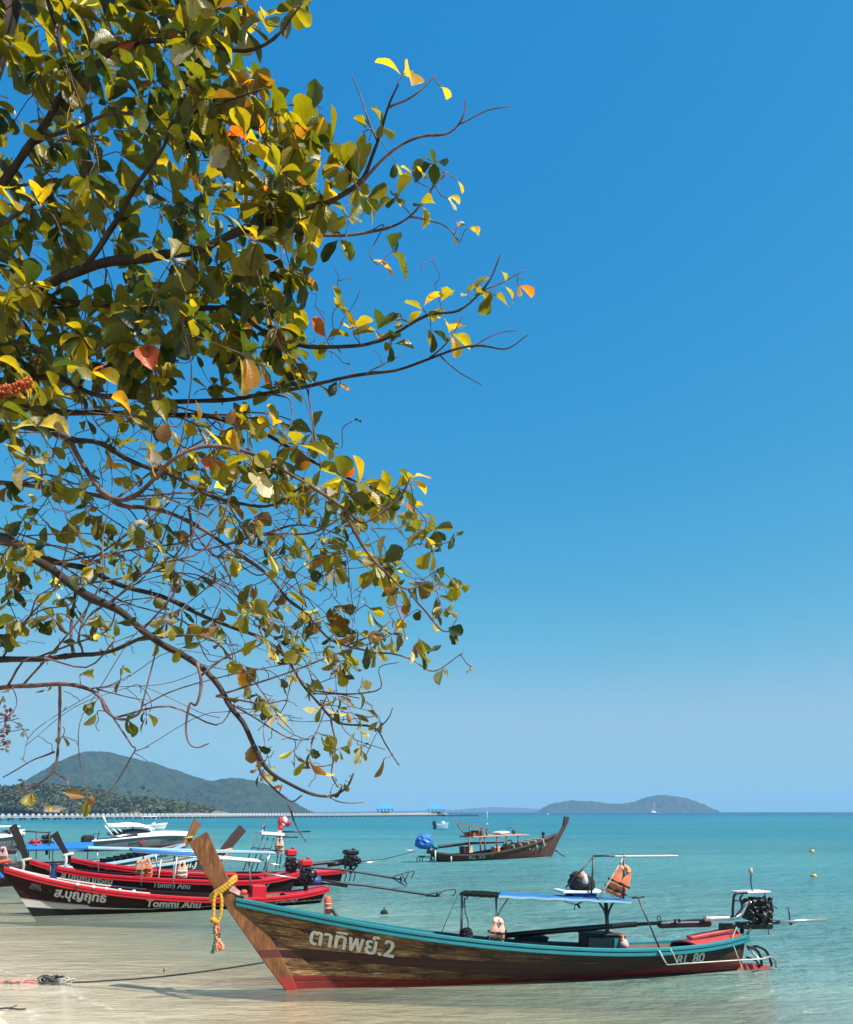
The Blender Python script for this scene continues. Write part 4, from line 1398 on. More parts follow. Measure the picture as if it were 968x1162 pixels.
# first: nearest, white boot top at the bow
B1 = Boat((37, 1040), (364, 1024))
def band_r1(x, z, u):
    lo = np.interp(u, [0, .6, .75, .88, 1], [.1, .1, .12, .15, .2])
    hi = np.interp(u, [0, .58, .68, .78, .9, 1], [.1, .1, .13, .2, .34, .5])
    return float((z - lo) / .05) - .001 if z < lo else (float(.5 * (z - lo) / max(.004, hi - lo)) if z < hi and hi - lo > .01 else 1.5)
red1, h1 = longtail('dark red longtail boat nearest the beach, with white wedge painted at its bow', B1,
    [(-2, 981.5), (30, 990), (60, 998.5), (100, 1006.5), (150, 1012.5), (200, 1016.5), (245, 1018.5), (309, 1017.5), (345, 1013), (371, 1007)],
    [(-41, 939), (-31, 934), (-15, 958), (2, 980), (6, 988), (4, 993), (0, 989), (-12, 975)],
    M['hull_red1'], M['red_paint'], band_r1, M['prowdark'], 1.0, GR, bowx=B1.loc(43, 1047).x, sternx=B1.loc(362, 1024).x)
lettering('ส.บุญฤทธิ', h1, (62, 1017), (121, 1024), 14, M['letter'], red1, .22, bold=.045)
lettering('Tommi Anu', h1, (167, 1028.5), (228, 1030), 11.5, M['letter'], red1, .22, bold=.04)
lettering('0601', h1, (36, 1005), (46, 1007), 5, M['letterdim'], red1, .1, bold=.01)
lettering('01775', h1, (33.5, 1008), (47, 1011), 5, M['letterdim'], red1, .1, bold=.01)
lettering('RL 27', h1, (313, 1025), (342, 1021), 10, M['letter'], red1, .25, bold=.02)
m = MB()
for (a, b) in ((88, 1004.5), (106, 1007.5), (120.5, 1009.5), (136, 1011), (152, 1012.5)):
    q = B1.P(a, b - 1, .55); m.ball(q, (.05, .05, .045), 8, 6)
m.build('deck_fitting', M['white'], red1)
m = MB(); h1.rail(m, [(-.06, .003), (-.01, .003), (-.01, .03), (-.06, .03)], .58, .97, 30); m.build('gunwale_trim', M['whitecloth'], red1)
m = MB(); m.bar(B1.P(284, 1013, .35), B1.P(300, 1013, .35), .5, .42, bev=.02); m.build('engine_box', M['red_paint'], red1)
canopy(B1, red1, [(150, 964.5), (296, 977)], None, [M['blue_roof'], M['white']], [(163, 966, 160, 1005, .4), (198, 970, 196, 1010, .4), (282, 976, 285, 1006, .4), (283, 974, 284, 1006, -.4), (198, 970, 196, 1008, -.4)], split=.62)
tail_engine('red topped engine with blue silencer and lowered shaft on the nearest dark red boat', B1, (347, 974), (347, 1000), .36, M['redlamp'],
            [(345, 996), (394, 1003), (412, 1004.5), (482, 1015), (496, 1017.5)],
            [[(482, 1015), (496, 1013), (511, 1009.5), (517, 1010), (515.5, 1015), (512, 1017)], [(484, 1016), (489.5, 1022), (496, 1021.5)], [(496, 1013), (502, 1021)], [(494, 1021), (501, 1012)], [(512, 1017), (505, 1020), (495, 1021)]],
            [(345, 998), (318, 994), (300, 991)], .035, 'red topped engines', [(352, 999), (363, 999.5)])

# second
B2 = Boat((62, None, 22.6), (330, None, 25.6))
dark = lambda x, z, u: 1.5
red2, h2 = longtail('dark red longtail boat second from the beach, behind the one with the white wedge', B2,
    [(28, 972.5), (45, 978), (59, 982.5), (90, 988.5), (129, 992.5), (156, 994.5), (200, 997.3), (235, 999), (270, 999), (309, 996.5), (337, 990)],
    [(10.5, 938.5), (18.5, 934.5), (26, 951), (33, 972), (36, 980), (36, 986), (31, 983), (26, 974), (17, 955)],
    M['hull_red2'], M['red_paint'], dark, M['prowdark'], 1.0, GR, bowx=B2.loc(66, 1025).x, sternx=B2.loc(328, 1014).x)
lettering('ส.บุญญาภรณ์', h2, (69, 997), (129, 1003.5), 11.5, M['letter'], red2, .22, bold=.045)
lettering('Tommi Anu', h2, (174, 1006.5), (216, 1008.5), 9.2, M['letter'], red2, .22, bold=.035)
lettering('0602', h2, (53, 988), (59, 989.5), 4.5, M['letterdim'], red2, .1)
lettering('37', h2, (297, 1007), (308, 1006), 10, M['letter'], red2, .25, bold=.02)
canopy(B2, red2, [(100, 962), (313, 967.5)], None, [M['lightblue']], [(110, 963, 112, 990, .4), (176, 966, 180, 996, .4), (255, 968, 252, 998, .4), (305, 968, 300, 996, .4), (306, 967, 302, 994, -.4)], y=.45)
tail_engine('red topped engine on the second dark red boat, shaft raised above the water', B2, (329, 962.5), (330, 988), .36, M['redlamp'],
            [(330, 981), (355, 984.5), (389, 987), (444, 996), (455, 998)],
            [[(444, 996), (458, 991), (468, 988.7), (470, 990), (467, 997)], [(444, 996), (453, 1001), (461, 1006)], [(456, 991.5), (462, 1004)], [(458, 1001), (464, 990)]],
            [(330, 984), (312, 981), (300, 979)], .035, 'red topped engines')
m = MB()
m.tube([B2.P(183, 975, .5), B2.P(179, 1003, .6)], .016, 6); m.tube([B2.P(201, 972, .5), B2.P(197, 1004, .6)], .016, 6)
m.build('awning_pole', M['offwhite'], red2)
# third
B3 = Boat((102, None, 25.4), (385, None, 29.0))
red3, h3 = longtail('dark red longtail boat farthest out of the three, with tall white topped lattice frame', B3,
    [(75, 971.5), (104, 978), (129, 982), (151, 984.5), (190, 988.5), (235, 991), (280, 991.8), (320, 991), (355, 989.5), (390, 986.5)],
    [(58, 948), (65.5, 942.7), (72, 957), (79.5, 970), (84, 978), (84, 984), (79, 982), (73.5, 972), (64, 957)],
    M['hull_red2'], M['red_paint'], dark, M['prowdark'], 1.0, GR, bowx=B3.loc(106, 1015).x, sternx=B3.loc(384, 1003).x)
lettering('0603', h3, (99, 983), (107, 985), 4.5, M['letterdim'], red3, .1)
lettering('Sri', h3, (119, 987), (128, 988), 6, M['letterdim'], red3, .2)
m = MB()
a0, a1 = B3.P(297, 947, .55), B3.P(323, 948.5, .55)
d_ = B3.w(0, -1.1, 0) - B3.w(0, 0, 0)
m.hexa([a0, a1, a1 + d_, a0 + d_, a0 + Vector((0, 0, .1)), a1 + Vector((0, 0, .1)), a1 + d_ + Vector((0, 0, .1)), a0 + d_ + Vector((0, 0, .1))])
m.build('canopy_roof', M['white'], red3)
m = MB()
for (a, b, c_, d2) in ((292, 948, 276, 988), (298, 950, 284, 990), (304, 950, 290, 988), (311, 951, 299, 988), (296, 947, 318, 949), (318, 950, 313, 985), (322, 950, 317, 985), (286, 962, 306, 963), (280, 975, 300, 976)):
    for y in (.42, -.42): m.tube([B3.P(a, b, y), B3.P(c_, d2, y)], .018, 6)
m.tube([B3.P(320, 944, 0), B3.P(352, 943.5, 0)], .03, 6); m.tube([B3.P(321, 949.5, .3), B3.P(338, 950, .3)], .03, 6)
m.tube([B3.P(312, 965, .3), B3.P(290, 965, .3)], .02, 6)
m.build('canopy_frame', M['darksteel'], red3)
tail_engine('black engine with silver tiller on the farthest dark red boat', B3, (398, 963.5), (398, 982), .52, M['black'],
            [(390, 977), (372, 979), (352, 981), (330, 984)], None, [(408, 979.5), (418, 978.5), (437, 976.6)], .06)
m = MB(); m.tube([B3.P(392, 983, 0), B3.P(390, 992, 0)], .04, 6); m.tube([B3.P(406, 982, 0), B3.P(398, 990, 0)], .03, 6)
for k in range(3): m.tube(cr([B3.P(386 + 5 * k, 990, .1), B3.P(390 + 5 * k, 986, .1), B3.P(393 + 5 * k, 992, .1), B3.P(391 + 5 * k, 1000, .1)]), .022, 6)
m.build('stern_guard', M['darksteel'], red3)
# cloths, flags and jackets on them
def flag(label, P_, pts, mats, name='flag', cat='flag'):
    c = P_(*pts[0]); t = thing(name, label, cat, c)
    m = MB(); m.tube([P_(pts[0][0], pts[0][1] + 6), P_(pts[1][0], pts[1][1] - 1)], .014, 6); m.build('flagpole', M['darksteel'], t)
    a, b = P_(*pts[0]), P_(*pts[1]); n = len(mats)
    wv = (P_(pts[2][0], pts[2][1]) - b)
    for k, mt in enumerate(mats):
        m = MB()
        rows = [[lp(a, b, (k + v) / n) + wv * (u / 6) + Vector((0, .03 * math.sin(u * 1.4 + k), -.02 * u * (v + k) / n)) for u in range(7)] for v in (0, .5, 1)]
        m.grid(rows); m.grid([[p_ + Vector((0, .01, 0)) for p_ in r_] for r_ in rows], flip=True)
        m.build('stripe', M[mt], t)
flag('small red white and blue flag at the front of the white lattice frame', lambda a, b: B3.P(a, b, .3), [(298.5, 944), (302, 929), (299.5, 930)], ['whitecloth', 'bluefabric', 'whitecloth', 'redfabric'])
c = B3.P(321, 938, 0)
t = thing('prayer_cloth', 'bunch of red and white cloth tied on a pole above the lattice frame', 'cloth', c)
m = MB(); m.tube([B3.P(317, 948, 0), B3.P(319, 929, 0)], .02, 6); m.build('pole', M['darksteel'], t)
for k, (a, b, r_, mt) in enumerate(((319, 932, .13, 'redfabric'), (323, 931, .12, 'whitecloth'), (326, 934, .11, 'redfabric'), (321, 935, .1, 'pinkcloth'), (318, 939, .1, 'redfabric'), (317, 944, .09, 'pinkcloth'))):
    m = MB(); m.ball(B3.P(a, b, .05), (r_, r_ * .6, r_ * 1.1), 9, 7, .6, k); m.build('cloth_piece', M[mt], t)
lifejacket('life_jacket', 'peach life jacket hanging from the white topped lattice frame', B3.P(317, 960, .5), (1, .1, 0), (0, 0, 1), .3, .5, M['peach'])
lifejacket('life_jacket', 'orange life jacket at the left of a pair on the second dark red boat', B2.P(158.5, 987, .5), (1, .2, 0), (0, 0, 1), .28, .42, M['orange'], 'life jackets on the second red boat')
lifejacket('life_jacket', 'orange life jacket at the right of a pair on the second dark red boat', B2.P(166.5, 986, .5), (1, .1, 0), (.1, 0, 1), .32, .46, M['orange'], 'life jackets on the second red boat')
lifejacket('life_jacket', 'pale peach life jacket with white bands beside the wooden prow of the front boat', B2.P(206.5, 988, .5), (1, .15, 0), (0, 0, 1), .3, .42, M['peach'], 'life jackets on the second red boat', M['whitecloth'])
def ribbonknot(label, c, r_, mat, tail=True, name='prow_ribbon'):
    t = thing(name, label, 'ribbon', c)
    m = MB()
    m.tube([c + Vector((r_ * math.cos(a), r_ * .8 * math.sin(a), .25 * r_ * math.cos(a))) for a in [i * math.pi / 8 for i in range(17)]], r_ * .33, 7); m.build('wrap', mat, t)
    if tail:
        m = MB(); m.tube(cr([c + Vector((0, -r_, 0)), c + Vector((.02, -r_ * 1.1, -r_ * 1.2)), c + Vector((-.02, -r_ * 1.1, -r_ * 2.6))]), r_ * .3, 6); m.build('tail', mat, t)
ribbonknot('white cloth knotted below the black prow of the farthest dark red boat', B3.P(77, 970, 0), .14, M['whitecloth'])
ribbonknot('pale tie hanging at the bow of the second dark red boat', B2.P(29, 976, 0), .13, M['ropepale'])
ribbonknot('red and pink ribbon at the bow of the boat with white wedge', B1.P(3, 978, 0), .15, M['ribbonred'], False)
c = B1.P(61, 992, .25)
t = thing('draped_towel', 'dark blue towel hung over a pole on the nearest dark red boat', 'towel', c)
m = MB(); rows = [[c + Vector((-.07 + .035 * i, .02 * math.sin(i * 2 + j), .24 - .075 * j)) for i in range(5)] for j in range(6)]
m.grid(rows); m.grid([[p_ + Vector((0, .02, 0)) for p_ in r_] for r_ in rows], flip=True); m.build('towel_fold', M['bluefabric'], t)
m = MB(); m.ball(c + Vector((-.01, -.02, -.15)), (.07, .06, .05), 9, 6, .3, 2); m.build('float', M['teal'], t)
m = MB(); m.tube([c + Vector((-.1, .01, .25)), c + Vector((.14, .01, .25))], .02, 6); m.tube([c + Vector((-.09, .01, .25)), c + Vector((-.09, .01, -.45))], .02, 6); m.build('pole', M['darksteel'], t)

# orange can buoy and mooring stake
c = Vector(((372 - CX) / F * 19.6, 19.6, 0))
t = thing('can_buoy', 'orange cylinder buoy with pale bands floating off the stern of nearest red boat', 'buoy', c)
m = MB(); z0 = W(372, 1037, 19.6).z; z1 = W(372, 1017.5, 19.6).z
m.tube([c + Vector((0, 0, z0)), c + Vector((0, 0, z1 - .03)), c + Vector((0, 0, z1))], [.085, .085, .06], 14); m.build('float', M['buoy'], t)
for zz_ in (.35, .6):
    m = MB(); zq = z0 + (z1 - z0) * zz_; m.tube([c + Vector((0, 0, zq - .012)), c + Vector((0, 0, zq + .012))], .09, 14); m.build('band', M['offwhite'], t)
c = W(384, 1040, 19.0); c.z = 0
t = thing('mooring_stake', 'dark wooden stake leaning out of the water beside the orange buoy', 'stake', c)
m = MB(); m.tube([c + Vector((.35, 0, -.3)), W(375, 1031.5, 19.0)], [.05, .035], 7); m.build('stake_pole', M['prowbrown'], t)
m = MB(); m.tube([W(377, 1032.5, 19.0), W(379, 1034.5, 19.0)], .05, 7); m.build('rope_wrap', M['rope'], t)
def floatbuoy(label, px, py, r_, mat, spar=0, name='float_buoy'):
    Y = yw(py); c = Vector(((px - CX) / F * Y, Y, 0)); t = thing(name, label, 'buoy', c)
    m = MB(); m.ball(c + Vector((0, 0, r_ * .3)), (r_, r_, r_ * .8), 12, 8); m.build('float', mat, t)
    m = MB(); m.tube([c + Vector((0, 0, r_)), c + Vector((0, 0, r_ * 1.6 + spar))], r_ * .18, 6); m.build('staff' if spar else 'eye', mat if spar else M['rope'], t)
floatbuoy('small black float on the water past the gunwale of front boat', 436, 1037, .1, M['blackcloth'])
floatbuoy('pale yellow float nearer of the two at the right edge', 923.5, 995, .12, M['yellowbuoy'])
floatbuoy('pale yellow float farther out near the right edge', 921.5, 967, .17, M['yellowbuoy'])
floatbuoy('thin white marker staff standing in the water beyond the far boat', 553, 935.5, .22, M['white'], 2.3, 'marker_buoy')

# ------------------------------------------------------------------ boats behind, bows to the right
plain = lambda x, z, u: float((z - .1) / .12) if z < .22 else 1.5
PLAINRAIL = [(-.04, -.1), (.03, -.1), (.04, -.09), (.04, -.01), (.03, 0), (-.04, 0)]
GB = 'longtails behind the red boats'
C1 = Boat((192, None, 32), (52, None, 26.6))
b1, hb1 = longtail('pale teal longtail boat whose brown prow with yellow tie leans right', C1,
    [(60, 985), (95, 982.5), (125, 978.5), (160, 972), (191, 964.5), (203, 960.5), (211, 956)],
    [(220.5, 929.5), (227.5, 935), (222, 944), (217, 953), (210, 963), (194, 982), (188, 986), (184, 982), (197, 968), (206, 959), (212, 950)],
    M['hull_green'], M['lightblue'], plain, M['prow'], .85, GB, PLAINRAIL, True, C1.loc(188, 985).x, C1.loc(54, 1010).x, .2, 3)
m = MB()
for k in range(7):
    a = C1.loc(124 + 7.5 * k, 978 - 1.6 * k, -.2)
    q = C1.w(a.x, -.1, a.z + .02); m.box(q, (.06, .7, .2), Matrix.Rotation(C1.ang, 3, 'Z'), .01)
m.build('seat_back', M['blackcloth'], b1)
lettering('PR.4', hb1, (172, 977), (186, 972), 8, M['letter'], b1, .2)
ribbonknot('yellow tie round the brown prow leaning right', C1.P(213.5, 951, 0), .16, M['yellow'], False)
C2 = Boat((241, None, 30.2), (122, None, 27.8))
b2, hb2 = longtail('dark green longtail boat with black prow and orange ribbon leaning right', C2,
    [(130, 984), (150, 983.5), (170, 982), (195, 978), (225, 972.5), (243, 967.5), (252, 963.5)],
    [(272, 936.5), (279, 943), (272, 951), (263, 962), (252, 976), (243, 988), (237, 992), (232, 988), (243, 973), (252, 961), (262, 948)],
    M['hull_green'], M['lightblue'], lambda x, z, u: -.5, M['prowbrown'], .8, GB, PLAINRAIL, True, C2.loc(238, 990).x, C2.loc(124, 1005).x, .2, 3)
lettering('ul.J', hb2, (208, 986), (224, 982.5), 11, M['letter'], b2, .2, bold=.02)
ribbonknot('orange ribbon round the black prow leaning right', C2.P(257.5, 965, 0), .17, M['ribbonpink'])
C3 = Boat((-75, None, 33), (112, None, 35.5))
b3, hb3 = longtail('brown longtail boat under bright blue tarpaulin roof behind the black prows', C3,
    [(-84, 964), (-40, 974), (0, 979), (40, 980), (80, 978), (112, 976)],
    [(-104, 935), (-97, 931), (-88, 955), (-70, 990), (-78, 990), (-92, 960)],
    M['hull_brown'], M['prowbrown'], plain, M['prowdark'], .95, GB, PLAINRAIL, True, C3.loc(-73, 990).x, C3.loc(110, 987).x, .2, 3)
canopy(C3, b3, [(29, 963.5), (106, 962)], None, [M['blue_tarp']], [(32, 962, 33, 978, -.4), (60, 962, 60, 978, -.4), (100, 962, 99, 975, -.4)], 'tarpaulin_roof', .75, .05, .22, 'darksteel')
m = MB()
for y in (.5, -.5):
    m.tube([C3.P(26, 943, y), C3.P(57, 945, y)], .03, 6)
    for a in (26, 41, 56): m.tube([C3.P(a, 944, y), C3.P(a, 975, y)], .022, 6)
for a in (26, 41, 57): m.tube([C3.P(a, 943.8, .5), C3.P(a, 943.8, -.5)], .025, 6)
m.build('roof_frame', M['prowbrown'], b3)
tail_engine('black engine half hidden behind the black prows at left', C3, (53, 947), (53, 962), .42, M['blackcloth'], [(53, 958), (20, 961), (-20, 966)], None, [(55, 958), (68, 956)], .05)
t_c = C3.P(42, 957, 0)
t = thing('cloth_bundle', 'dark pink bundle on the blue tarpaulin roof', 'bundle', t_c)
m = MB(); m.ball(t_c, (.3, .3, .16), 10, 7, .4, 3); m.ball(t_c + Vector((-.25, 0, -.02)), (.2, .2, .12), 9, 6, .4, 5); m.build('fabric', M['redfabric'], t)
m = MB(); m.tube([t_c + Vector((-.03, -.3, -.02)), t_c + Vector((0, 0, .17)), t_c + Vector((.03, .3, 0))], .02, 6); m.build('binding', M['rope'], t)
# boat cut by the left edge: a low hull under a frame with jackets
C4 = Boat((-110, None, 26), (24, None, 28.5))
b4, hb4 = longtail('dark longtail boat mostly outside the left edge behind the red bows', C4,
    [(-105, 975), (-60, 984), (-20, 987), (10, 985), (26, 981)],
    [(-126, 938), (-118, 934), (-107, 973), (-96, 1005), (-106, 1005), (-114, 974)],
    M['hull_red2'], M['prowbrown'], dark, M['prowdark'], .9, 'longtails at the left edge', PLAINRAIL, True, C4.loc(-100, 1003).x, C4.loc(22, 1001).x, .2, 3)
canopy(C4, b4, [(-70, 962), (20, 963)], None, [M['prowbrown']], [(18, 963, 18, 985, .4), (-10, 963, -9, 985, .4), (18, 962, 19, 985, -.4)])
lifejacket('life_jacket', 'pale peach life jacket hung on the boat at the left edge', C4.P(3, 972, .5), (1, .1, 0), (0, 0, 1), .36, .5, M['pinkcloth'])
# bright blue and white stern cut by the left edge
C5 = Boat((-120, 1036), (-6, 1030))
b5, hb5 = longtail('blue and white longtail boat just touching the left edge', C5,
    [(-128, 985), (-90, 994), (-50, 996), (-20, 994), (1.5, 990)],
    [(-150, 945), (-142, 941), (-128, 985), (-112, 1036), (-122, 1038), (-136, 988)],
    M['hull_white'], M['blue_tarp'], lambda x, z, u: .5 if z > .35 else -.5, M['prow'], .9, None, PLAINRAIL, True, C5.loc(-116, 1037).x, C5.loc(-4, 1030).x, .2, 3)

# ------------------------------------------------------------------ the brown longtail out on the water
CF = Boat((625, 972), (497, 978))
P5 = lambda a, b, y=0: CF.P(a, b, y)
b6, h6 = longtail('brown wooden longtail boat with small wheelhouse anchored alone farther out', CF,
    [(493.5, 966), (510, 968.5), (529, 969.3), (550, 968.3), (568, 965.8), (590, 961), (607, 956.5), (620, 951.5), (632, 946)],
    [(640.5, 926.5), (645.5, 927.2), (644, 934), (640, 942), (633.5, 954), (626, 971.5), (620, 976), (614, 976), (620, 966), (628, 952), (635, 943.5), (638.5, 937)],
    M['hull_brown'], M['prowbrown'], lambda x, z, u: float(-.5 if z < .08 else (.5 if z < .25 else 1.5)), M['prowbrown'], 1.05, None, PLAINRAIL, True, CF.loc(617, 974).x, CF.loc(498, 978).x, .2, 4)
lettering('RL 55', h6, (532, 974.7), (550, 973.4), 7.5, M['letter'], b6, .0, bold=.01, off=.03)
lettering('ศรีทอง', h6, (604, 966), (620, 959.5), 6, M['letterdim'], b6, .1)
lettering('3', h6, (557, 972), (560, 971.7), 4, M['letterdim'], b6, .1)
m = MB()
def slab(mb, a, b, y, th, mi=0):
    p0, p1 = P5(*a), P5(*b)
    mb.bar(p0, p1, 2 * y, th, bev=.01, mi=mi)
slab(m, (529, 949.5), (592, 947), .62, .07)
m.build('lower_roof', M['lowroof'], b6)
m = MB()
p = [P5(516.5, 934.5, .6), P5(516.5, 934.5, -.6), P5(554, 941, -.6), P5(554, 941, .6)]
m.hexa(p + [q + Vector((0, 0, .08)) for q in p]); m.build('wheelhouse_roof', M['roofwood'], b6)
m = MB()
for (a, b, c_, d2) in ((532, 950, 532, 966), (545, 949.5, 545.5, 968), (550, 949, 550.5, 966), (564, 948.5, 564, 966), (574.5, 948, 575, 964), (588, 948, 588, 962),
                       (533, 938, 533.5, 949), (543.5, 940, 543.5, 949), (546.5, 940, 546.5, 949), (552.5, 941, 552.5, 949)):
    for y in (.52, -.52): m.tube([P5(a, b, y), P5(c_, d2, y)], .045, 6)
m.tube([P5(519, 936, -.5), P5(530, 950, -.5)], .035, 6)
m.build('roof_post', M['roofwood'], b6)
m = MB(); m.box(P5(541, 945.5, 0), (.12, .9, .28), Matrix.Rotation(CF.ang, 3, 'Z')); m.box(P5(536, 946.5, 0), (.5, .8, .2), Matrix.Rotation(CF.ang, 3, 'Z')); m.build('wheelhouse_panel', M['roofwood'], b6)
for k in range(5):
    m = MB(); q = CF.loc(579 + 8.3 * k, 960.5 - 1.7 * k, -.1)
    m.box(CF.w(q.x, 0, q.z - .12), (.1, .95, .5), Matrix.Rotation(CF.ang, 3, 'Z') @ Matrix.Rotation(R(-18), 3, 'Y'), .03)
    m.build('seat_back', M['seatbeige'], b6)
m = MB(); m.tube([P5(616.5, 957, 0), P5(616.5, 945, 0)], .06, 8); m.ball(P5(616.5, 946, 0), (.1, .1, .14), 8, 6); m.build('bitt', M['prowdark'], b6)
m = MB(); q = P5(569, 945, 0); m.bar(P5(563, 945.5, 0), P5(574, 944.3, 0), .7, .13, bev=.04); m.build('roof_bundle', M['whitecloth'], b6)
m = MB()
m.tube(cr([P5(577, 948, .4), P5(576.5, 942, .4), P5(578, 938.5, .4), P5(581, 939, .4)]), .02, 5); m.tube([P5(582, 947, 0), P5(582.5, 939, 0)], .03, 5); m.ball(P5(583, 944, 0), (.1, .1, .16), 7, 5)
m.build('roof_fitting', M['darksteel'], b6)
m = MB(); pc = P5(577.5, 957.5, -.3); m.tube([pc + Vector((.03 * math.cos(a), .16 * math.sin(a), .2 * math.cos(a))) + Vector((.2 * math.sin(a), 0, 0)) for a in [i * math.pi / 8 for i in range(17)]], .03, 6); m.build('wheel', M['black'], b6)
c = P5(562.5, 964, -.3); t = thing('fish_crate', 'small pink crate on the deck of the far brown boat', 'crate', c)
m = MB(); m.box(c, (.36, .36, .24), Matrix.Rotation(CF.ang, 3, 'Z'), .02); m.build('crate_body', M['orange'], t)
m = MB(); m.box(c + Vector((0, 0, .12)), (.4, .4, .05), Matrix.Rotation(CF.ang, 3, 'Z'), .01); m.build('rim', M['peach'], t)
for k, (a, mt) in enumerate(((526, 'prowbrown'), (532, 'seatbeige'))):
    c = P5(a, 964.5, -.2); t = thing('cool_box', ('dark brown box near the stern of the far brown boat', 'pale box beside a dark one near the stern of the far brown boat')[k], 'box', c)
    m = MB(); m.box(c, (.28, .4, .32), Matrix.Rotation(CF.ang, 3, 'Z'), .02); m.build('box_body', M[mt], t)
    m = MB(); m.box(c + Vector((0, 0, .17)), (.31, .43, .05), Matrix.Rotation(CF.ang, 3, 'Z'), .01); m.build('lid', M[mt], t)
c = P5(490, 968, 0)
t = thing('longtail_engine', 'engine wrapped in bright blue tarpaulin on the far brown boat', 'engine', c)
m = MB(); q = P5(481.5, 955.5, 0)
rows = []
for i in range(9):
    th_ = math.pi * i / 8
    row = []
    for j in range(14):
        ph = 2 * math.pi * j / 14
        rad = math.sin(th_) ** .7 * (1 + .14 * math.sin(3 * ph + i) + .1 * math.sin(5 * ph + 2 * i))
        hgt_ = .42 * math.cos(th_) if i < 5 else .42 * math.cos(th_) * .9
        row.append(q + Vector((.46 * rad * math.cos(ph), .36 * rad * math.sin(ph), hgt_ + (.06 if i == 0 else 0))))
    row.append(row[0]); rows.append(row)
m.grid(rows, smooth=False); m.build('tarpaulin', M['blue_tarp'], t)
m = MB(); m.tube([P5(492, 962, 0), P5(497, 961, 0), P5(533, 957, 0), P5(572, 956, 0)], [.07, .09, .07, .03], 8); m.build('propeller_shaft', M['black'], t)
m = MB(); m.tube([P5(491, 960, 0), P5(496, 962, 0)], .12, 8); m.build('shaft_wrap', M['teal'], t)
m = MB(); m.tube([P5(489.5, 962, 0), P5(489.5, 976, 0)], .05, 7); m.tube([P5(485, 964, 0), P5(493, 965, 0)], .05, 6)
for k in range(3): m.tube(cr([P5(488 - 4 * k, 974, .1), P5(485 - 3.6 * k, 971.5, .1), P5(480 - 3 * k, 973, .1), P5(479 - 3 * k, 978, .1)]), .03, 6)
m.build('engine_mount', M['darksteel'], t)
m = MB(); m.tube([P5(470, 964.5, 0), P5(475, 964, 0), P5(466, 965, 0), P5(461, 965, 0)], .035, 6); m.build('tiller', M['offwhite'], t)
m = MB(); m.tube([P5(494, 965, -.4), P5(494, 979, -.4)], .04, 6); m.tube([P5(512, 972, -.6), P5(512, 979, -.6)], .04, 6); m.build('ladder', M['offwhite'], b6)
a, b_ = P5(631, 965.5, 0), W(646, 970.5, 46.5)
b_.z = -.1
t = thing('anchor_rope', 'dark anchor rope slanting into the water from the far brown boat', 'rope', b_)
m = MB(); m.tube([a, (a + b_) / 2 - Vector((0, 0, .05)), b_], .03, 6); m.build('line', M['rope'], t)
m = MB(); m.ball(a, .07, 8, 6); m.build('shackle', M['darksteel'], t)
a, b_ = P5(471, 966, 0), W(400, 978, 41)
b_.z = .0
t = thing('stern_line', 'thin pale line running left from the far brown boat to the red boats', 'rope', b_)
m = MB(); m.tube([a, (a + b_) / 2 - Vector((0, 0, .12)), b_], .02, 6); m.build('line', M['rope'], t)
m = MB(); m.ball(b_, .08, 8, 6); m.build('float', M['rope'], t)

# ------------------------------------------------------------------ speedboats and small craft
def speedboat(label, bow, stern, Y0, Y1, sheer, hard, words=True, detail=True):
    S = Boat((bow, None, Y0), (stern, None, Y1))
    t = thing('speedboat', label, 'speedboat', S.o)
    hl = Hull(S, sheer, [(0, .95), (.1, 1.05), (.3, 1.15), (.5, 1.15), (.65, 1.05), (.8, .78), (.9, .48), (.96, .25), (1, .05)],
              S.L * .36, -S.L * .5, .3, deg=3, e_mid=.3, e_bow=.7)
    hl.build(t, [M['hull_white'], M['white']], lambda x, z, u: float(-.5 if z < .14 else (.5 if z < .2 + .42 * max(0, u - .45) else 1.5)), 40, 18, .55)
    m = MB(); hl.rail(m, [(-.05, -.1), (.05, -.1), (.06, -.08), (.06, -.02), (.05, 0), (-.05, 0)], 0, .99, 40); m.build('rub_rail', M['white'], t)
    m = MB(); hl.deck(m, .42, .99, .02, n=14, camber=.22); m.build('foredeck', M['white'], t)
    return S, t, hl
S1, sb, hs1 = speedboat('white speedboat with swept arch and red emblem moored beyond the red boats', 219, 100, 57, 53,
                        [(104, 953.5), (125, 952), (150, 949.5), (175, 947.5), (200, 946.8), (219, 948)], None)
SP = lambda a, b, y=0: S1.P(a, b, y)
m = MB()
rows = []
for (a, b, yy) in ((124, 946, .95), (134, 943.5, .95), (150, 941.5, .8), (164, 942.5, .65), (174, 946, .35)):
    q = S1.loc(a, b, 0); base = S1.loc(a + 1, 948.5, 0)
    rows.append([S1.w(base.x, -yy, base.z), S1.w(q.x, -yy * .86, q.z), S1.w(q.x, -yy * .4, q.z + .08), S1.w(q.x, yy * .4, q.z + .08), S1.w(q.x, yy * .86, q.z), S1.w(base.x, yy, base.z)])
m.grid(rows); m.add(rows[0], [(0, 1, 2, 3, 4, 5)], 0, False); m.add(rows[-1], [(5, 4, 3, 2, 1, 0)], 0, False)
m.build('windshield', M['glass'], sb)
m = MB(); rows = []
for (a, b, yy, th_) in ((119.5, 936, 1.0, .12), (130, 935.8, 1.02, .16), (145, 934.6, 1.0, .18), (157, 935.5, .9, .16), (168, 938.6, .75, .1), (173, 940.5, .6, .05)):
    q = S1.loc(a, b, 0)
    rows.append([S1.w(q.x, -yy, q.z - th_), S1.w(q.x, -yy, q.z), S1.w(q.x, 0, q.z + .1), S1.w(q.x, yy, q.z), S1.w(q.x, yy, q.z - th_), S1.w(q.x, 0, q.z - th_), S1.w(q.x, -yy, q.z - th_)])
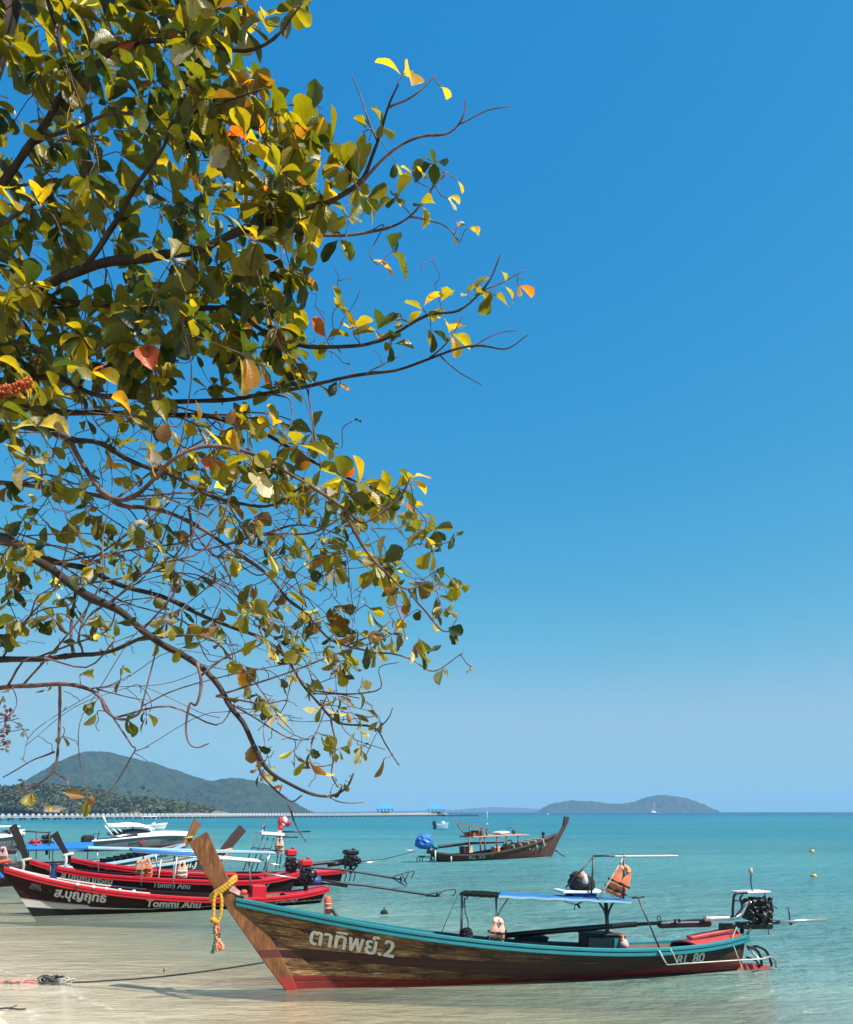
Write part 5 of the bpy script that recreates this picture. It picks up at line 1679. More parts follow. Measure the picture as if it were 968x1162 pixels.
m.grid(rows); m.add(rows[0][:6], [tuple(range(6))], 0, False); m.build('arch_roof', M['white'], sb)
m = MB()
for y in (-.9, .9):
    for (a, b, c_, d2) in ((119, 937, 128, 948), (124, 937, 134, 946), (121, 936, 117, 926), (168, 939, 176, 947), (130, 937, 138, 944)):
        m.tube([SP(a, b, y), SP(c_, d2, y)], .055, 6)
m.build('arch_leg', M['white'], sb)
m = MB()
for y in (-1.0, 1.0):
    m.tube([SP(103, 955, y), SP(107, 946, y), SP(114, 946, y)], .035, 6); m.tube([SP(110, 954, y), SP(113, 942, y)], .035, 6)
m.build('stern_rail', M['darksteel'], sb)
for y in (-.45, .45):
    m = MB(); q = SP(99.5, 956, y); m.box(q, (.8, .55, 1.0), Matrix.Rotation(S1.ang, 3, 'Z'), .15); m.box(q - Vector((0.1, 0, .8)), (.3, .25, 1.0), Matrix.Rotation(S1.ang, 3, 'Z'), .05); m.build('outboard_motor', M['blackcloth'], sb)
lettering('EAND', hs1, (146, 958.5), (159, 957.8), 4.2, M['letterdark'], sb, .1, bold=.03)
lettering('6178586', hs1, (183, 956.5), (202, 953.5), 4.0, M['letterdark'], sb, .1, bold=.02)
c0 = ray(161, 955.5); hit = hs1.bvh.ray_cast(Vector((0, 0, H)), c0.normalized())
if hit[0] is not None:
    m = MB(); q = hit[0] - c0.normalized() * .03
    for k in range(5):
        a = k * 1.2566; m.ball(q + Vector((.13 * math.cos(a), 0, .13 * math.sin(a))), (.09, .02, .09), 8, 5)
    m.ball(q, (.09, .03, .09), 8, 5); m.tube([q + Vector((0, 0, -.3)), q], .04, 6)
    m.build('emblem', M['redfabric'], sb)
S2, sb2, hs2 = speedboat('white speedboat cut by the left edge behind the black prows', 29, -70, 50, 47,
                         [(-66, 952), (-40, 951.5), (-10, 950), (15, 947.5), (29, 945)], None)
m = MB(); q = S2.loc(-5, 938, 0)
m.box(S2.w(q.x, 0, q.z), (2.4, 1.9, .1), Matrix.Rotation(S2.ang, 3, 'Z'), .04); m.build('canopy_roof', M['white'], sb2)
m = MB()
for dx in (-1, 1):
    for y in (-.8, .8): m.tube([S2.w(q.x + dx, y, q.z), S2.w(q.x + dx * .9, y, .9)], .05, 6)
m.build('canopy_frame', M['steel'], sb2)
m = MB(); q2 = S2.loc(8, 946, 0); m.box(S2.w(q2.x, 0, q2.z), (.08, 1.5, .5), Matrix.Rotation(S2.ang, 3, 'Z') @ Matrix.Rotation(R(-30), 3, 'Y')); m.build('windshield', M['glass'], sb2)
# small white boat near the pier, seen stern on
def dinghy(label, px, py, hullmat, L, yaw, roof=True, wd=1.0):
    Y = yw(py); c = Vector(((px - CX) / F * Y, Y, 0)); t = thing('motorboat', label, 'motorboat', c)
    Rz = Matrix.Rotation(yaw, 3, 'Z'); m = MB(); rows = []
    for i in range(9):
        u = i / 8; b = wd * (1 - max(0, (u - .45) / .55) ** 2 * .96); zt = .75 + .35 * u * u
        rows.append([c + Rz @ Vector(((u - .5) * L + .25 * u * L * (z_ - .3) * .4, s * b * k, z_)) for (s, k, z_) in ((-1, 1, zt), (-1, .85, .3), (-1, .5, -.25), (1, .5, -.25), (1, .85, .3), (1, 1, zt))])
    m.grid(rows); m.add(rows[0], [tuple(range(6))], 0, False); m.grid([[r_[0] - Vector((0, 0, .25)), r_[5] - Vector((0, 0, .25))] for r_ in rows])
    m.build('hull', hullmat, t)
    m = MB(); q = c + Rz @ Vector((-L * .5 - .15, 0, .9)); m.box(q, (.4, .4, .7), Rz, .08); m.box(q - Vector((0, 0, .6)), (.18, .18, .8), Rz); m.build('outboard_motor', M['blackcloth'], t)
    if roof:
        m = MB(); m.box(c + Rz @ Vector((0, 0, 1.95)), (L * .5, wd * 1.9, .1), Rz, .04); m.build('canopy_roof', M['white'], t)
        m = MB()
        for dx in (-.2, .2):
            for y in (-.75, .75): m.tube([c + Rz @ Vector((dx * L, y * wd, .6)), c + Rz @ Vector((dx * L, y * wd, 1.95))], .04, 6)
        m.build('canopy_frame', M['steel'], t)
    m = MB(); m.box(c + Rz @ Vector((.12 * L, 0, .95)), (.5, wd * .8, .5), Rz, .08); m.build('console', M['white'], t)
    return t
dinghy('small white motorboat with canopy floating just before the pier', 170, 942, M['white'], 4.2, .35, True, .9)
dinghy('small blue and white motorboat alone on the water near the pier end', 501, 941, M['lightblue'], 2.2, .5, False, .6)
# sailing catamaran near the island
Y = 1000; c = Vector(((742 - CX) / F * Y, Y, 0))
t = thing('sailboat', 'distant white sailboat with bare mast in front of the island', 'sailboat', c)
for y in (-2.4, 2.4):
    m = MB(); rows = []
    for i in range(9):
        u = i / 8; b = 1.0 * (1 - abs(2 * u - .8) ** 2.2 * .5)
        rows.append([c + Vector(((u - .5) * 13, y + s * b, z_)) for s, z_ in ((-1, 1.5), (-.6, -.4), (.6, -.4), (1, 1.5))])
    m.grid(rows); m.grid([[r_[0], r_[3]] for r_ in rows]); m.build('hull', M['white'], t)
m = MB(); m.box(c + Vector((-.5, 0, 1.9)), (6, 5, 1.6), None, .5); m.build('cabin', M['white'], t)
m = MB(); m.tube([c + Vector((.5, 0, 1)), c + Vector((.5, 0, 14))], .16, 6); m.tube([c + Vector((.5, 0, 4)), c + Vector((-5, 0, 4.2))], .25, 6); m.build('mast', M['white'], t)
floatbuoy('tiny white float on the horizon near the far boat prow', 621.5, 924.2, .9, M['white'])

# ------------------------------------------------------------------ the tree at the left: trunk, limbs, twigs, leaves
def bark(name, c1, c2):
    g = N(name)
    p = g.objc()
    n1 = g.noise(g.mapping(p, (14, 14, 5)), 1.0, 6, .65)
    n2 = g.noise(p, 3.5, 4)
    col = g.mix(g.maprange(n1, .35, .65), c1, c2)
    col = g.mix(g.maprange(n2, .55, .7, 0, .7), col, tuple(min(1, x * 1.9) for x in c2))
    return g.done(g.bsdf(col, .8, 0, g.bump(n1, .6, .01), .25))
M['bark'] = bark('grey_brown_bark', (.02, .014, .011), (.06, .042, .034))
M['twig'] = bark('reddish_twig_bark', (.05, .025, .022), (.19, .115, .10))
def leaf_material():
    g = N('sea_almond_leaf')
    c = g.attr('col', 'Color'); lt = g.attr('lt'); ls = g.attr('ls')
    p = g.pos()
    n = g.noise(p, 26, 5, .65); nb = g.noise(p, 60, 4, .7)
    al = g.math('ABSOLUTE', ls)
    c1 = g.mix(g.maprange(n, .45, .72, 0, .55), c, g.mix(1.0, c, (.5, .42, .3), 'MULTIPLY'))
    vein = g.math('FRACT', g.math('MULTIPLY', g.math('SUBTRACT', lt, g.math('MULTIPLY', al, .16)), 9))
    vm = g.maprange(g.math('ABSOLUTE', g.math('SUBTRACT', vein, .5)), 0, .1, .35, 0)
    mid = g.maprange(al, 0, .07, .7, 0)
    c1 = g.mix(g.math('MAXIMUM', vm, mid), c1, g.mix(1.0, c1, (1.5, 1.35, 1.3), 'MULTIPLY'))
    c1 = g.mix(g.maprange(nb, .66, .74, 0, .85), c1, (.05, .028, .012))
    geo = g.t.nodes.new('ShaderNodeNewGeometry')
    pale = g.mix(.22, c1, (.2, .2, .1))
    cc = g.mix(geo.outputs['Backfacing'], c1, pale)
    b = g.bsdf(cc, g.maprange(n, .3, .7, .28, .5), 0, g.bump(g.math('ADD', n, g.math('MULTIPLY', vm, .6)), .35, .01), .6)
    t = g.new('ShaderNodeBsdfTranslucent', Color=g.mix(1.0, c1, (3.0, 2.6, .3), 'MULTIPLY')).outputs[0]
    sh = g.new('ShaderNodeMixShader', i0=.52, i1=b, i2=t).outputs[0]
    hole = g.math('GREATER_THAN', g.noise(p, 38, 2, .5), .755)
    return g.done(g.new('ShaderNodeMixShader', i0=hole, i1=sh, i2=g.new('ShaderNodeBsdfTransparent').outputs[0]).outputs[0])
M['leaf'] = leaf_material()
M['spike'] = paint('orange_flower_spike', (.62, .13, .035), .8, .45, 40, bump=.3)

TR = random.Random(21)
nodes_p, nodes_d, nodes_r = [], [], []
tree = thing('sea_almond_tree', 'tall spreading tree with yellow green leaves reaching over the beach from the left', 'tree', Vector((-4.55, 4.9, ground_z(-4.55, 4.9))))
def note(pts, rs):
    for i in range(len(pts) - 1):
        a, b = pts[i], pts[i + 1]
        L = (b - a).length; k = max(1, int(L / .07))
        for j in range(k):
            nodes_p.append(a + (b - a) * (j / k)); nodes_d.append((b - a).normalized()); nodes_r.append(rs[i])
base = wloc(tree)
tp = cr([base - Vector((0, 0, .15)), base + Vector((.03, 0, .5)), Vector((-4.4, 4.95, 2.2)), Vector((-4.1, 5.05, 4.1)), Vector((-3.55, 5.25, 6.0)), Vector((-2.98, 5.45, 7.9)), Vector((-2.7, 5.5, 9.2)), Vector((-2.5, 5.6, 10.6))], 8)
nT = len(tp)
trr = [(.2 if i > 3 else .26 - .015 * i) * (1 - .82 * (i / (nT - 1)) ** 1.1) + .012 for i in range(nT)]
m = MB(); m.tube(tp, trr, 14)
m.build('trunk', M['bark'], tree)
# limbs: (pixels along the limb with depth), first and last radius in photograph pixels
LIMBS = [
 ([(-190, 560, 5.1), (-90, 425, 5.0), (0, 362, 4.95), (60, 318, 4.9), (110, 300, 4.85), (170, 292, 4.8), (240, 275, 4.75), (300, 249, 4.7), (345, 236, 4.7), (385, 225, 4.65), (412, 205, 4.6), (425, 170, 4.6), (440, 120, 4.55), (452, 92, 4.5)], 10, 1.2),
 ([(410, 207, 4.6), (440, 178, 4.55), (480, 155, 4.5), (515, 145, 4.5), (528, 130, 4.5), (529, 112, 4.5)], 2.6, .9),
 ([(520, 141, 4.5), (552, 128, 4.5), (580, 123, 4.5)], 1.3, .7),
 ([(440, 122, 4.55), (470, 105, 4.5), (495, 88, 4.5)], 1.8, .9),
 ([(428, 160, 4.6), (415, 125, 4.65), (405, 95, 4.7), (398, 80, 4.7)], 1.7, .7),
 ([(240, 275, 4.75), (300, 265, 4.9), (360, 268, 4.95), (430, 262, 5.0), (465, 245, 5.0), (490, 210, 5.0), (505, 195, 5.0)], 3.4, 1),
 ([(465, 246, 5.0), (500, 250, 5.0), (520, 268, 5.0)], 1.4, .7),
 ([(-150, 470, 5.1), (-60, 300, 5.0), (0, 211, 4.9), (40, 165, 4.85), (70, 105, 4.8), (105, 75, 4.8), (130, 55, 4.75), (170, 45, 4.7), (215, 50, 4.65), (290, 55, 4.6), (330, 20, 4.6), (345, 5, 4.6)], 7.5, 1.2),
 ([(78, 92, 4.8), (66, 40, 4.9), (55, -10, 4.9), (60, -90, 5.0), (100, -170, 5.0)], 4.5, 2),
 ([(95, 305, 4.85), (130, 255, 4.8), (155, 215, 4.7), (185, 170, 4.6), (198, 140, 4.5), (250, 118, 4.4), (300, 100, 4.4)], 4.5, 1.2),
 ([(40, 162, 4.85), (100, 140, 5.0), (160, 125, 5.1), (280, 130, 5.2), (340, 120, 5.2)], 3.2, 1),
 ([(-170, 500, 5.1), (-60, 365, 5.1), (0, 346, 5.05), (50, 340, 5.05), (130, 345, 5.0), (250, 350, 4.95), (300, 373, 4.9), (350, 392, 4.85), (400, 395, 4.8), (440, 383, 4.8), (480, 360, 4.75), (520, 352, 4.75), (548, 325, 4.7), (566, 292, 4.7)], 6.5, 1),
 ([(545, 330, 4.7), (575, 318, 4.7), (598, 306, 4.7)], 1.3, .6),
 ([(-170, 520, 5.2), (-50, 445, 5.2), (0, 437, 5.2), (60, 427, 5.15), (110, 448, 5.15), (170, 452, 5.1), (240, 457, 5.05), (300, 448, 5.0), (370, 433, 5.0), (440, 420, 4.95), (490, 405, 4.9), (540, 394, 4.9), (575, 395, 4.9), (601, 378, 4.9)], 6, .8),
 ([(488, 406, 4.9), (510, 386, 4.9), (528, 355, 4.9)], 1.6, .7), ([(500, 404, 4.9), (518, 424, 4.9), (545, 437, 4.9)], 1.2, .6), ([(535, 395, 4.9), (570, 375, 4.9), (590, 372, 4.9)], 1.2, .6), ([(415, 425, 4.95), (440, 408, 4.95), (458, 398, 4.95)], 1.4, .6),
 ([(-180, 580, 5.1), (-70, 490, 4.9), (0, 484, 4.8), (60, 488, 4.7), (110, 502, 4.6), (150, 520, 4.55), (200, 545, 4.5), (250, 562, 4.45), (300, 575, 4.4), (345, 552, 4.4)], 5.5, 1.2),
 ([(80, 500, 4.65), (115, 555, 4.5), (150, 562, 4.45), (190, 525, 4.4), (240, 505, 4.4), (300, 520, 4.35), (345, 545, 4.35), (396, 583, 4.3), (416, 596, 4.3), (450, 567, 4.3), (464, 542, 4.3)], 3.6, 1),
 ([(-120, 560, 5.3), (0, 470, 5.3), (90, 470, 5.3), (200, 470, 5.2), (280, 485, 5.1), (340, 518, 5.0), (390, 540, 5.0), (430, 555, 5.0)], 5, 1.2),
 ([(390, 580, 4.3), (416, 624, 4.3), (442, 650, 4.3), (462, 667, 4.3), (485, 659, 4.3)], 2.6, .8),
 ([(440, 648, 4.3), (452, 690, 4.3), (460, 725, 4.3)], 1.4, .6), ([(462, 667, 4.3), (490, 708, 4.3), (508, 720, 4.3), (520, 705, 4.3)], 1.4, .6),
 ([(-200, 640, 5.0), (-80, 600, 4.7), (0, 612, 4.55), (46, 637, 4.5), (80, 665, 4.45), (124, 687, 4.4), (155, 712, 4.35), (186, 730, 4.35), (226, 755, 4.3), (257, 799, 4.3), (279, 823, 4.25), (293, 853, 4.25), (310, 882, 4.25), (342, 899, 4.2), (368, 902, 4.2), (388, 891, 4.2), (399, 874, 4.2)], 7.5, 1),
 ([(292, 850, 4.25), (300, 884, 4.25), (327, 912, 4.25), (341, 905, 4.25)], 1.9, .9), ([(327, 912, 4.25), (331, 930, 4.25), (337, 945, 4.25), (344, 956, 4.25)], 1.5, .6),
 ([(224, 752, 4.3), (226, 775, 4.2), (222, 800, 4.2), (215, 800, 4.2), (216, 838, 4.2), (224, 848, 4.2), (238, 843, 4.2)], 2.4, .9),
 ([(368, 902, 4.2), (385, 908, 4.2), (410, 909, 4.2)], 1.1, .5), ([(245, 790, 4.3), (300, 800, 4.25), (330, 795, 4.2)], 1.5, .6), ([(262, 800, 4.3), (290, 815, 4.3), (330, 838, 4.3), (360, 835, 4.3)], 1.5, .6),
 ([(-20, 612, 4.6), (0, 615, 4.7), (46, 628, 4.7), (93, 642, 4.7), (124, 656, 4.7), (170, 675, 4.65), (217, 693, 4.6), (263, 709, 4.6), (297, 724, 4.55), (326, 754, 4.5), (355, 786, 4.5), (382, 818, 4.5), (420, 827, 4.5), (434, 844, 4.5), (452, 864, 4.5)], 4.5, .7),
 ([(355, 787, 4.5), (385, 783, 4.5), (410, 790, 4.5)], 1.3, .6), ([(375, 810, 4.5), (378, 850, 4.5), (376, 880, 4.5), (384, 895, 4.5)], 1.3, .8), ([(425, 830, 4.5), (440, 815, 4.5), (446, 803, 4.5)], 1, .5),
 ([(110, 555, 4.5), (140, 572, 4.6), (167, 579, 4.6), (214, 594, 4.6), (257, 619, 4.6), (290, 640, 4.6), (309, 656, 4.6), (329, 682, 4.6), (352, 702, 4.6), (378, 728, 4.6), (419, 740, 4.55), (442, 740, 4.5), (465, 747, 4.5), (494, 761, 4.5), (526, 740, 4.5)], 3.6, .7),
 ([(214, 575, 4.6), (216, 600, 4.55), (218, 620, 4.5), (230, 623, 4.5), (257, 617, 4.5)], 2, 1), ([(165, 578, 4.6), (178, 610, 4.6), (195, 635, 4.6), (225, 640, 4.6)], 1.3, .6), ([(420, 740, 4.55), (436, 722, 4.5), (442, 712, 4.5)], 1.1, .5),
 ([(257, 618, 4.6), (300, 610, 4.6), (350, 605, 4.5), (396, 585, 4.4)], 2, 1),
 ([(-150, 770, 4.9), (-40, 752, 4.8), (0, 749, 4.7), (40, 748, 4.65), (77, 747, 4.6), (124, 740, 4.55), (160, 725, 4.5), (186, 715, 4.45)], 5, 2),
 ([(-150, 780, 4.9), (-40, 782, 4.7), (0, 780, 4.6), (46, 777, 4.5), (93, 781, 4.45), (112, 790, 4.4), (120, 805, 4.4), (136, 814, 4.4), (155, 808, 4.4), (160, 795, 4.4)], 4, 1),
 ([(68, 777, 4.5), (67, 800, 4.5), (68, 838, 4.5), (61, 872, 4.5), (39, 893, 4.5), (0, 905, 4.5), (-40, 912, 4.5)], 2.3, 1), ([(62, 853, 4.5), (30, 867, 4.5), (0, 884, 4.5)], 1.2, .7), ([(60, 874, 4.5), (75, 890, 4.5)], 1.2, .8), ([(31, 866, 4.5), (23, 860, 4.5)], .9, .5),
 ([(114, 790, 4.4), (135, 825, 4.4), (148, 846, 4.4), (152, 854, 4.4), (130, 894, 4.4), (98, 912, 4.4)], 1.4, .7), ([(152, 853, 4.4), (170, 848, 4.4)], .8, .5), ([(152, 854, 4.4), (168, 866, 4.4)], .8, .5),
 ([(84, 745, 4.6), (80, 700, 4.6), (85, 670, 4.5)], 2.2, 1.6), ([(95, 745, 4.6), (92, 715, 4.6), (104, 680, 4.6)], 1.4, 1), ([(110, 782, 4.45), (150, 792, 4.4), (172, 795, 4.4)], 1, .5), ([(100, 782, 4.45), (130, 776, 4.45), (134, 765, 4.45)], 1, .5),
 ([(-120, 560, 5.4), (0, 545, 5.4), (80, 560, 5.4), (118, 563, 5.3)], 3.5, 2),
]
limb_objs = []
for pts, r0, r1 in LIMBS:
    q = [W(a, b, c) for a, b, c in pts]
    path = cr(q, 5)
    k = len(path)
    # a little wander so that limbs are not smooth curves
    path = [p_ + Vector((noise.noise(p_ * 3.1), noise.noise(p_ * 3.1 + Vector((9, 0, 0))), noise.noise(p_ * 3.1 + Vector((0, 9, 0))))) * 0.034 * min(1, i / 3) for i, p_ in enumerate(path)]
    Ym = sum(c for _, _, c in pts) / len(pts)
    thin = .74 if pts[-1][1] < 470 else .9
    rs = [(r0 + (r1 - r0) * (i / (k - 1)) ** .8) * thin * Ym / F for i in range(k)]
    rs = [r_ * (1 + .22 * noise.noise(p_ * 9) + (.18 if (i * 7 + len(path)) % 11 == 0 else 0)) for i, (r_, p_) in enumerate(zip(rs, path))]
    note(path, rs)
    if r0 >= 3.0:
        m = MB(); m.tube(path, rs, 8 if r0 > 4 else 6)
        limb_objs.append(m.build('limb', M['bark'] if r0 > 4 else M['twig'], tree))
        limb_end = path
    else:
        limb_objs.append((path, rs))
tw = MB()
for o in limb_objs:
    if isinstance(o, tuple): tw.tube(o[0], o[1], 6)

leaves = MB(); lcol = []; llt = []; lls = []
PROFILE = [(0, .015), (.08, .05), (.2, .15), (.36, .29), (.52, .39), (.67, .42), (.8, .37), (.9, .27), (.965, .14), (1, .02)]
def leaf(base, d, nrm, L, col, curl, fold, wd, petiole=.06):
    d = d.normalized()
    nrm = (nrm - d * nrm.dot(d))
    if nrm.length < 1e-3: nrm = d.orthogonal()
    nrm.normalize(); s = d.cross(nrm)
    rows = []; p = Vector(base) + d * petiole * L
    last = 0; ang = 0; jit = TR.uniform(-.4, .4)
    for t, w_ in PROFILE:
        ang = curl * t
        dd = d * math.cos(ang) - nrm * math.sin(ang)
        nn = nrm * math.cos(ang) + d * math.sin(ang)
        p = p + dd * (t - last) * L; last = t
        hw = w_ * L * wd
        e = TR.uniform(.74, 1.08)
        wav = .06 * L * math.sin(t * 9 + jit * 8) * w_
        rows.append([p - s * hw * e + nn * (hw * fold + wav), p - s * hw * .5 + nn * hw * fold * .38, p, p + s * hw * .5 + nn * hw * fold * .38, p + s * hw * e + nn * (hw * fold - wav)])
    leaves.grid(rows, 0, True)
    tipc = TR.random()
    for i, r_ in enumerate(rows):
        for j in range(5):
            k = 1.0 - (.16 if j == 2 else 0) + (.25 * (i / 9) * (tipc > .7))
            b_ = 1.25 if j == 2 else 1
            lcol.append((col[0] * k, col[1] * k, col[2] * k * b_, 1)); llt.append(PROFILE[i][0]); lls.append((j - 2) / 2)
    leaves_n[0] += 1
leaves_n = [0]
PAL = {'green': [(.022, .04, .006), (.035, .052, .006), (.055, .075, .008), (.016, .03, .008), (.075, .085, .008)],
       'olive': [(.11, .11, .005), (.14, .13, .005), (.085, .085, .006), (.17, .15, .006)],
       'yellow': [(.20, .185, .008), (.25, .22, .010), (.22, .19, .010), (.33, .24, .014)],
       'gold': [(.42, .26, .02), (.48, .28, .03)],
       'orange': [(.42, .12, .02), (.38, .07, .02), (.45, .2, .03)],
       'brown': [(.14, .07, .02), (.2, .1, .035), (.1, .055, .02)],
       'pale': [(.42, .40, .28), (.36, .36, .25), (.34, .28, .22)]}  # whitish tones: pale leaves, and sunlit glossy faces painted into the colour
def pick(wts):
    ks = list(wts); t = TR.random() * sum(wts.values())
    for k in ks:
        t -= wts[k]
        if t <= 0: return TR.choice(PAL[k])
    return TR.choice(PAL[ks[-1]])
arrP = None
def refresh():
    global arrP
    arrP = np.array([tuple(p) for p in nodes_p])
refresh()
def twig_to(end, r_end=.0027, minx=.12, wig=.05, up=0.0, kink=False):
    """a twig from the nearest limb to end"""
    e = np.array(tuple(end))
    dv = arrP - e
    dist = (dv ** 2).sum(1)
    dist = dist + np.where(dv[:, 0] > minx, 1.2, 0)
    i = int(dist.argmin())
    a = nodes_p[i]; L = (end - a).length
    if L < .02: return end - a
    d0 = nodes_d[i]
    side = Vector((TR.uniform(-1, 1), TR.uniform(-1, 1), TR.uniform(-1, 1))) * wig
    c1 = a + d0 * L * .35 + side * L; c2 = a + (end - a) * .68 + Vector((TR.uniform(-1, 1), TR.uniform(-1, 1), TR.uniform(-.6, 1) + up)) * L * wig * 1.6
    path = cr([a, c1, c2, end], 3)
    if kink:   # bare winter twigs turn at their old leaf scars
        path = [a]
        for t in (.28, .5, .72):
            path.append(a.lerp(end, t) + d0 * L * .12 * math.sin(math.pi * t) + Vector((TR.gauss(0, 1), TR.gauss(0, 1), TR.gauss(0, 1))) * L * .055)
        path.append(end)
    r0 = max(r_end * 1.1, min(nodes_r[i] * .75, r_end + .0042 * L))
    rs = [r0 + (r_end - r0) * (j / (len(path) - 1)) for j in range(len(path))]
    tw.tube(path, rs, 5)
    note(path, rs)
    return (path[-1] - path[-2]).normalized()

def inside(poly, x, y):
    c = False; n = len(poly)
    for i in range(n):
        (x0, y0), (x1, y1) = poly[i], poly[(i + 1) % n]
        if (y0 > y) != (y1 > y) and x < (x1 - x0) * (y - y0) / (y1 - y0) + x0: c = not c
    return c

def rosette(p, d, n, Lr, wts, hang, open_=1.0, yellow_out=0):
    for k in range(n):
        a = 2 * math.pi * k / n + TR.uniform(-.5, .5)
        s = d.orthogonal().normalized(); t = d.cross(s)
        rad = s * math.cos(a) + t * math.sin(a)
        dd = d * TR.uniform(.1, .9) + rad * TR.uniform(.6, 1.1) * open_ + Vector((0, 0, -hang * TR.uniform(.5, 1.3)))
        nrm = Vector((TR.gauss(0, .45) + .15, TR.gauss(0, .45) - .15, 1.0)) + d * .5
        if hang > .7: nrm = Vector((TR.gauss(0, 1), TR.gauss(0, 1), TR.gauss(0.2, .5)))
        L = TR.uniform(*Lr) * (.92 if TR.random() < .75 else .6)
        leaf(p + d * TR.uniform(-.04, .01), dd, nrm, L, pick(wts), TR.uniform(.1, 1.0) * (1.6 if TR.random() < .25 else 1), TR.uniform(.08, .75), TR.uniform(.58, .98) * (.55 if hang > .7 and TR.random() < .5 else 1))

FULL = {'green': 3.4, 'olive': 5, 'yellow': 2.2, 'orange': .1, 'brown': .3, 'pale': .35}
EDGE = {'green': 2.2, 'olive': 3.6, 'yellow': 2.8, 'orange': .25, 'brown': .35, 'pale': .3}
LOW = {'green': 2.6, 'olive': 3, 'yellow': 1.5, 'orange': .15, 'brown': 1.0, 'pale': 1.3}
REG = [  # polygon in photograph pixels, clusters, depth range, leaves, leaf length, colours, hang
 ([(-260, -160), (420, -160), (345, 0), (310, 25), (262, 45), (275, 90), (305, 118), (340, 135), (350, 205), (340, 260), (330, 320), (320, 360), (290, 430), (150, 470), (-40, 470), (-260, 420)], 620, (4.3, 6.4), (5, 8), (.12, .22), FULL, .15),
 ([(250, 120), (345, 118), (420, 165), (432, 200), (400, 225), (360, 250), (330, 300), (270, 300)], 24, (4.4, 5.1), (5, 7), (.13, .2), EDGE, .15),
 ([(0, 300), (330, 300), (350, 370), (330, 440), (150, 470), (0, 480)], 84, (4.7, 6.2), (5, 8), (.1, .18), {'green': 5, 'olive': 2.6, 'yellow': .7, 'brown': .4}, .25),
 ([(210, 470), (340, 470), (385, 520), (440, 535), (470, 560), (500, 610), (470, 660), (380, 640), (300, 600), (230, 560)], 48, (4.2, 5.2), (4, 6), (.1, .19), EDGE, .3),
 ([(0, 470), (230, 470), (300, 560), (280, 640), (120, 640), (0, 660)], 66, (4.3, 5.6), (2, 5), (.08, .15), LOW, .7),
 ([(300, 600), (440, 620), (520, 640), (520, 720), (440, 770), (300, 740)], 44, (4.2, 4.9), (2, 4), (.08, .15), LOW, .8),
 ([(0, 640), (260, 620), (330, 720), (420, 790), (300, 800), (180, 730), (0, 720)], 48, (4.2, 4.9), (2, 4), (.08, .14), LOW, .8),
 ([(250, 780), (400, 780), (430, 860), (380, 900), (300, 880)], 14, (4.15, 4.5), (1, 3), (.06, .11), LOW, .8),
]
clusters = []
for poly, n, dep, nl, Lr, wts, hang in REG:
    xs_ = [a for a, b in poly]; ys_ = [b for a, b in poly]; got = 0
    while got < n:
        a, b = TR.uniform(min(xs_), max(xs_)), TR.uniform(min(ys_), max(ys_))
        if not inside(poly, a, b): continue
        got += 1
        clusters.append((W(a, b, TR.uniform(*dep)), TR.randint(*nl), Lr, wts, hang))
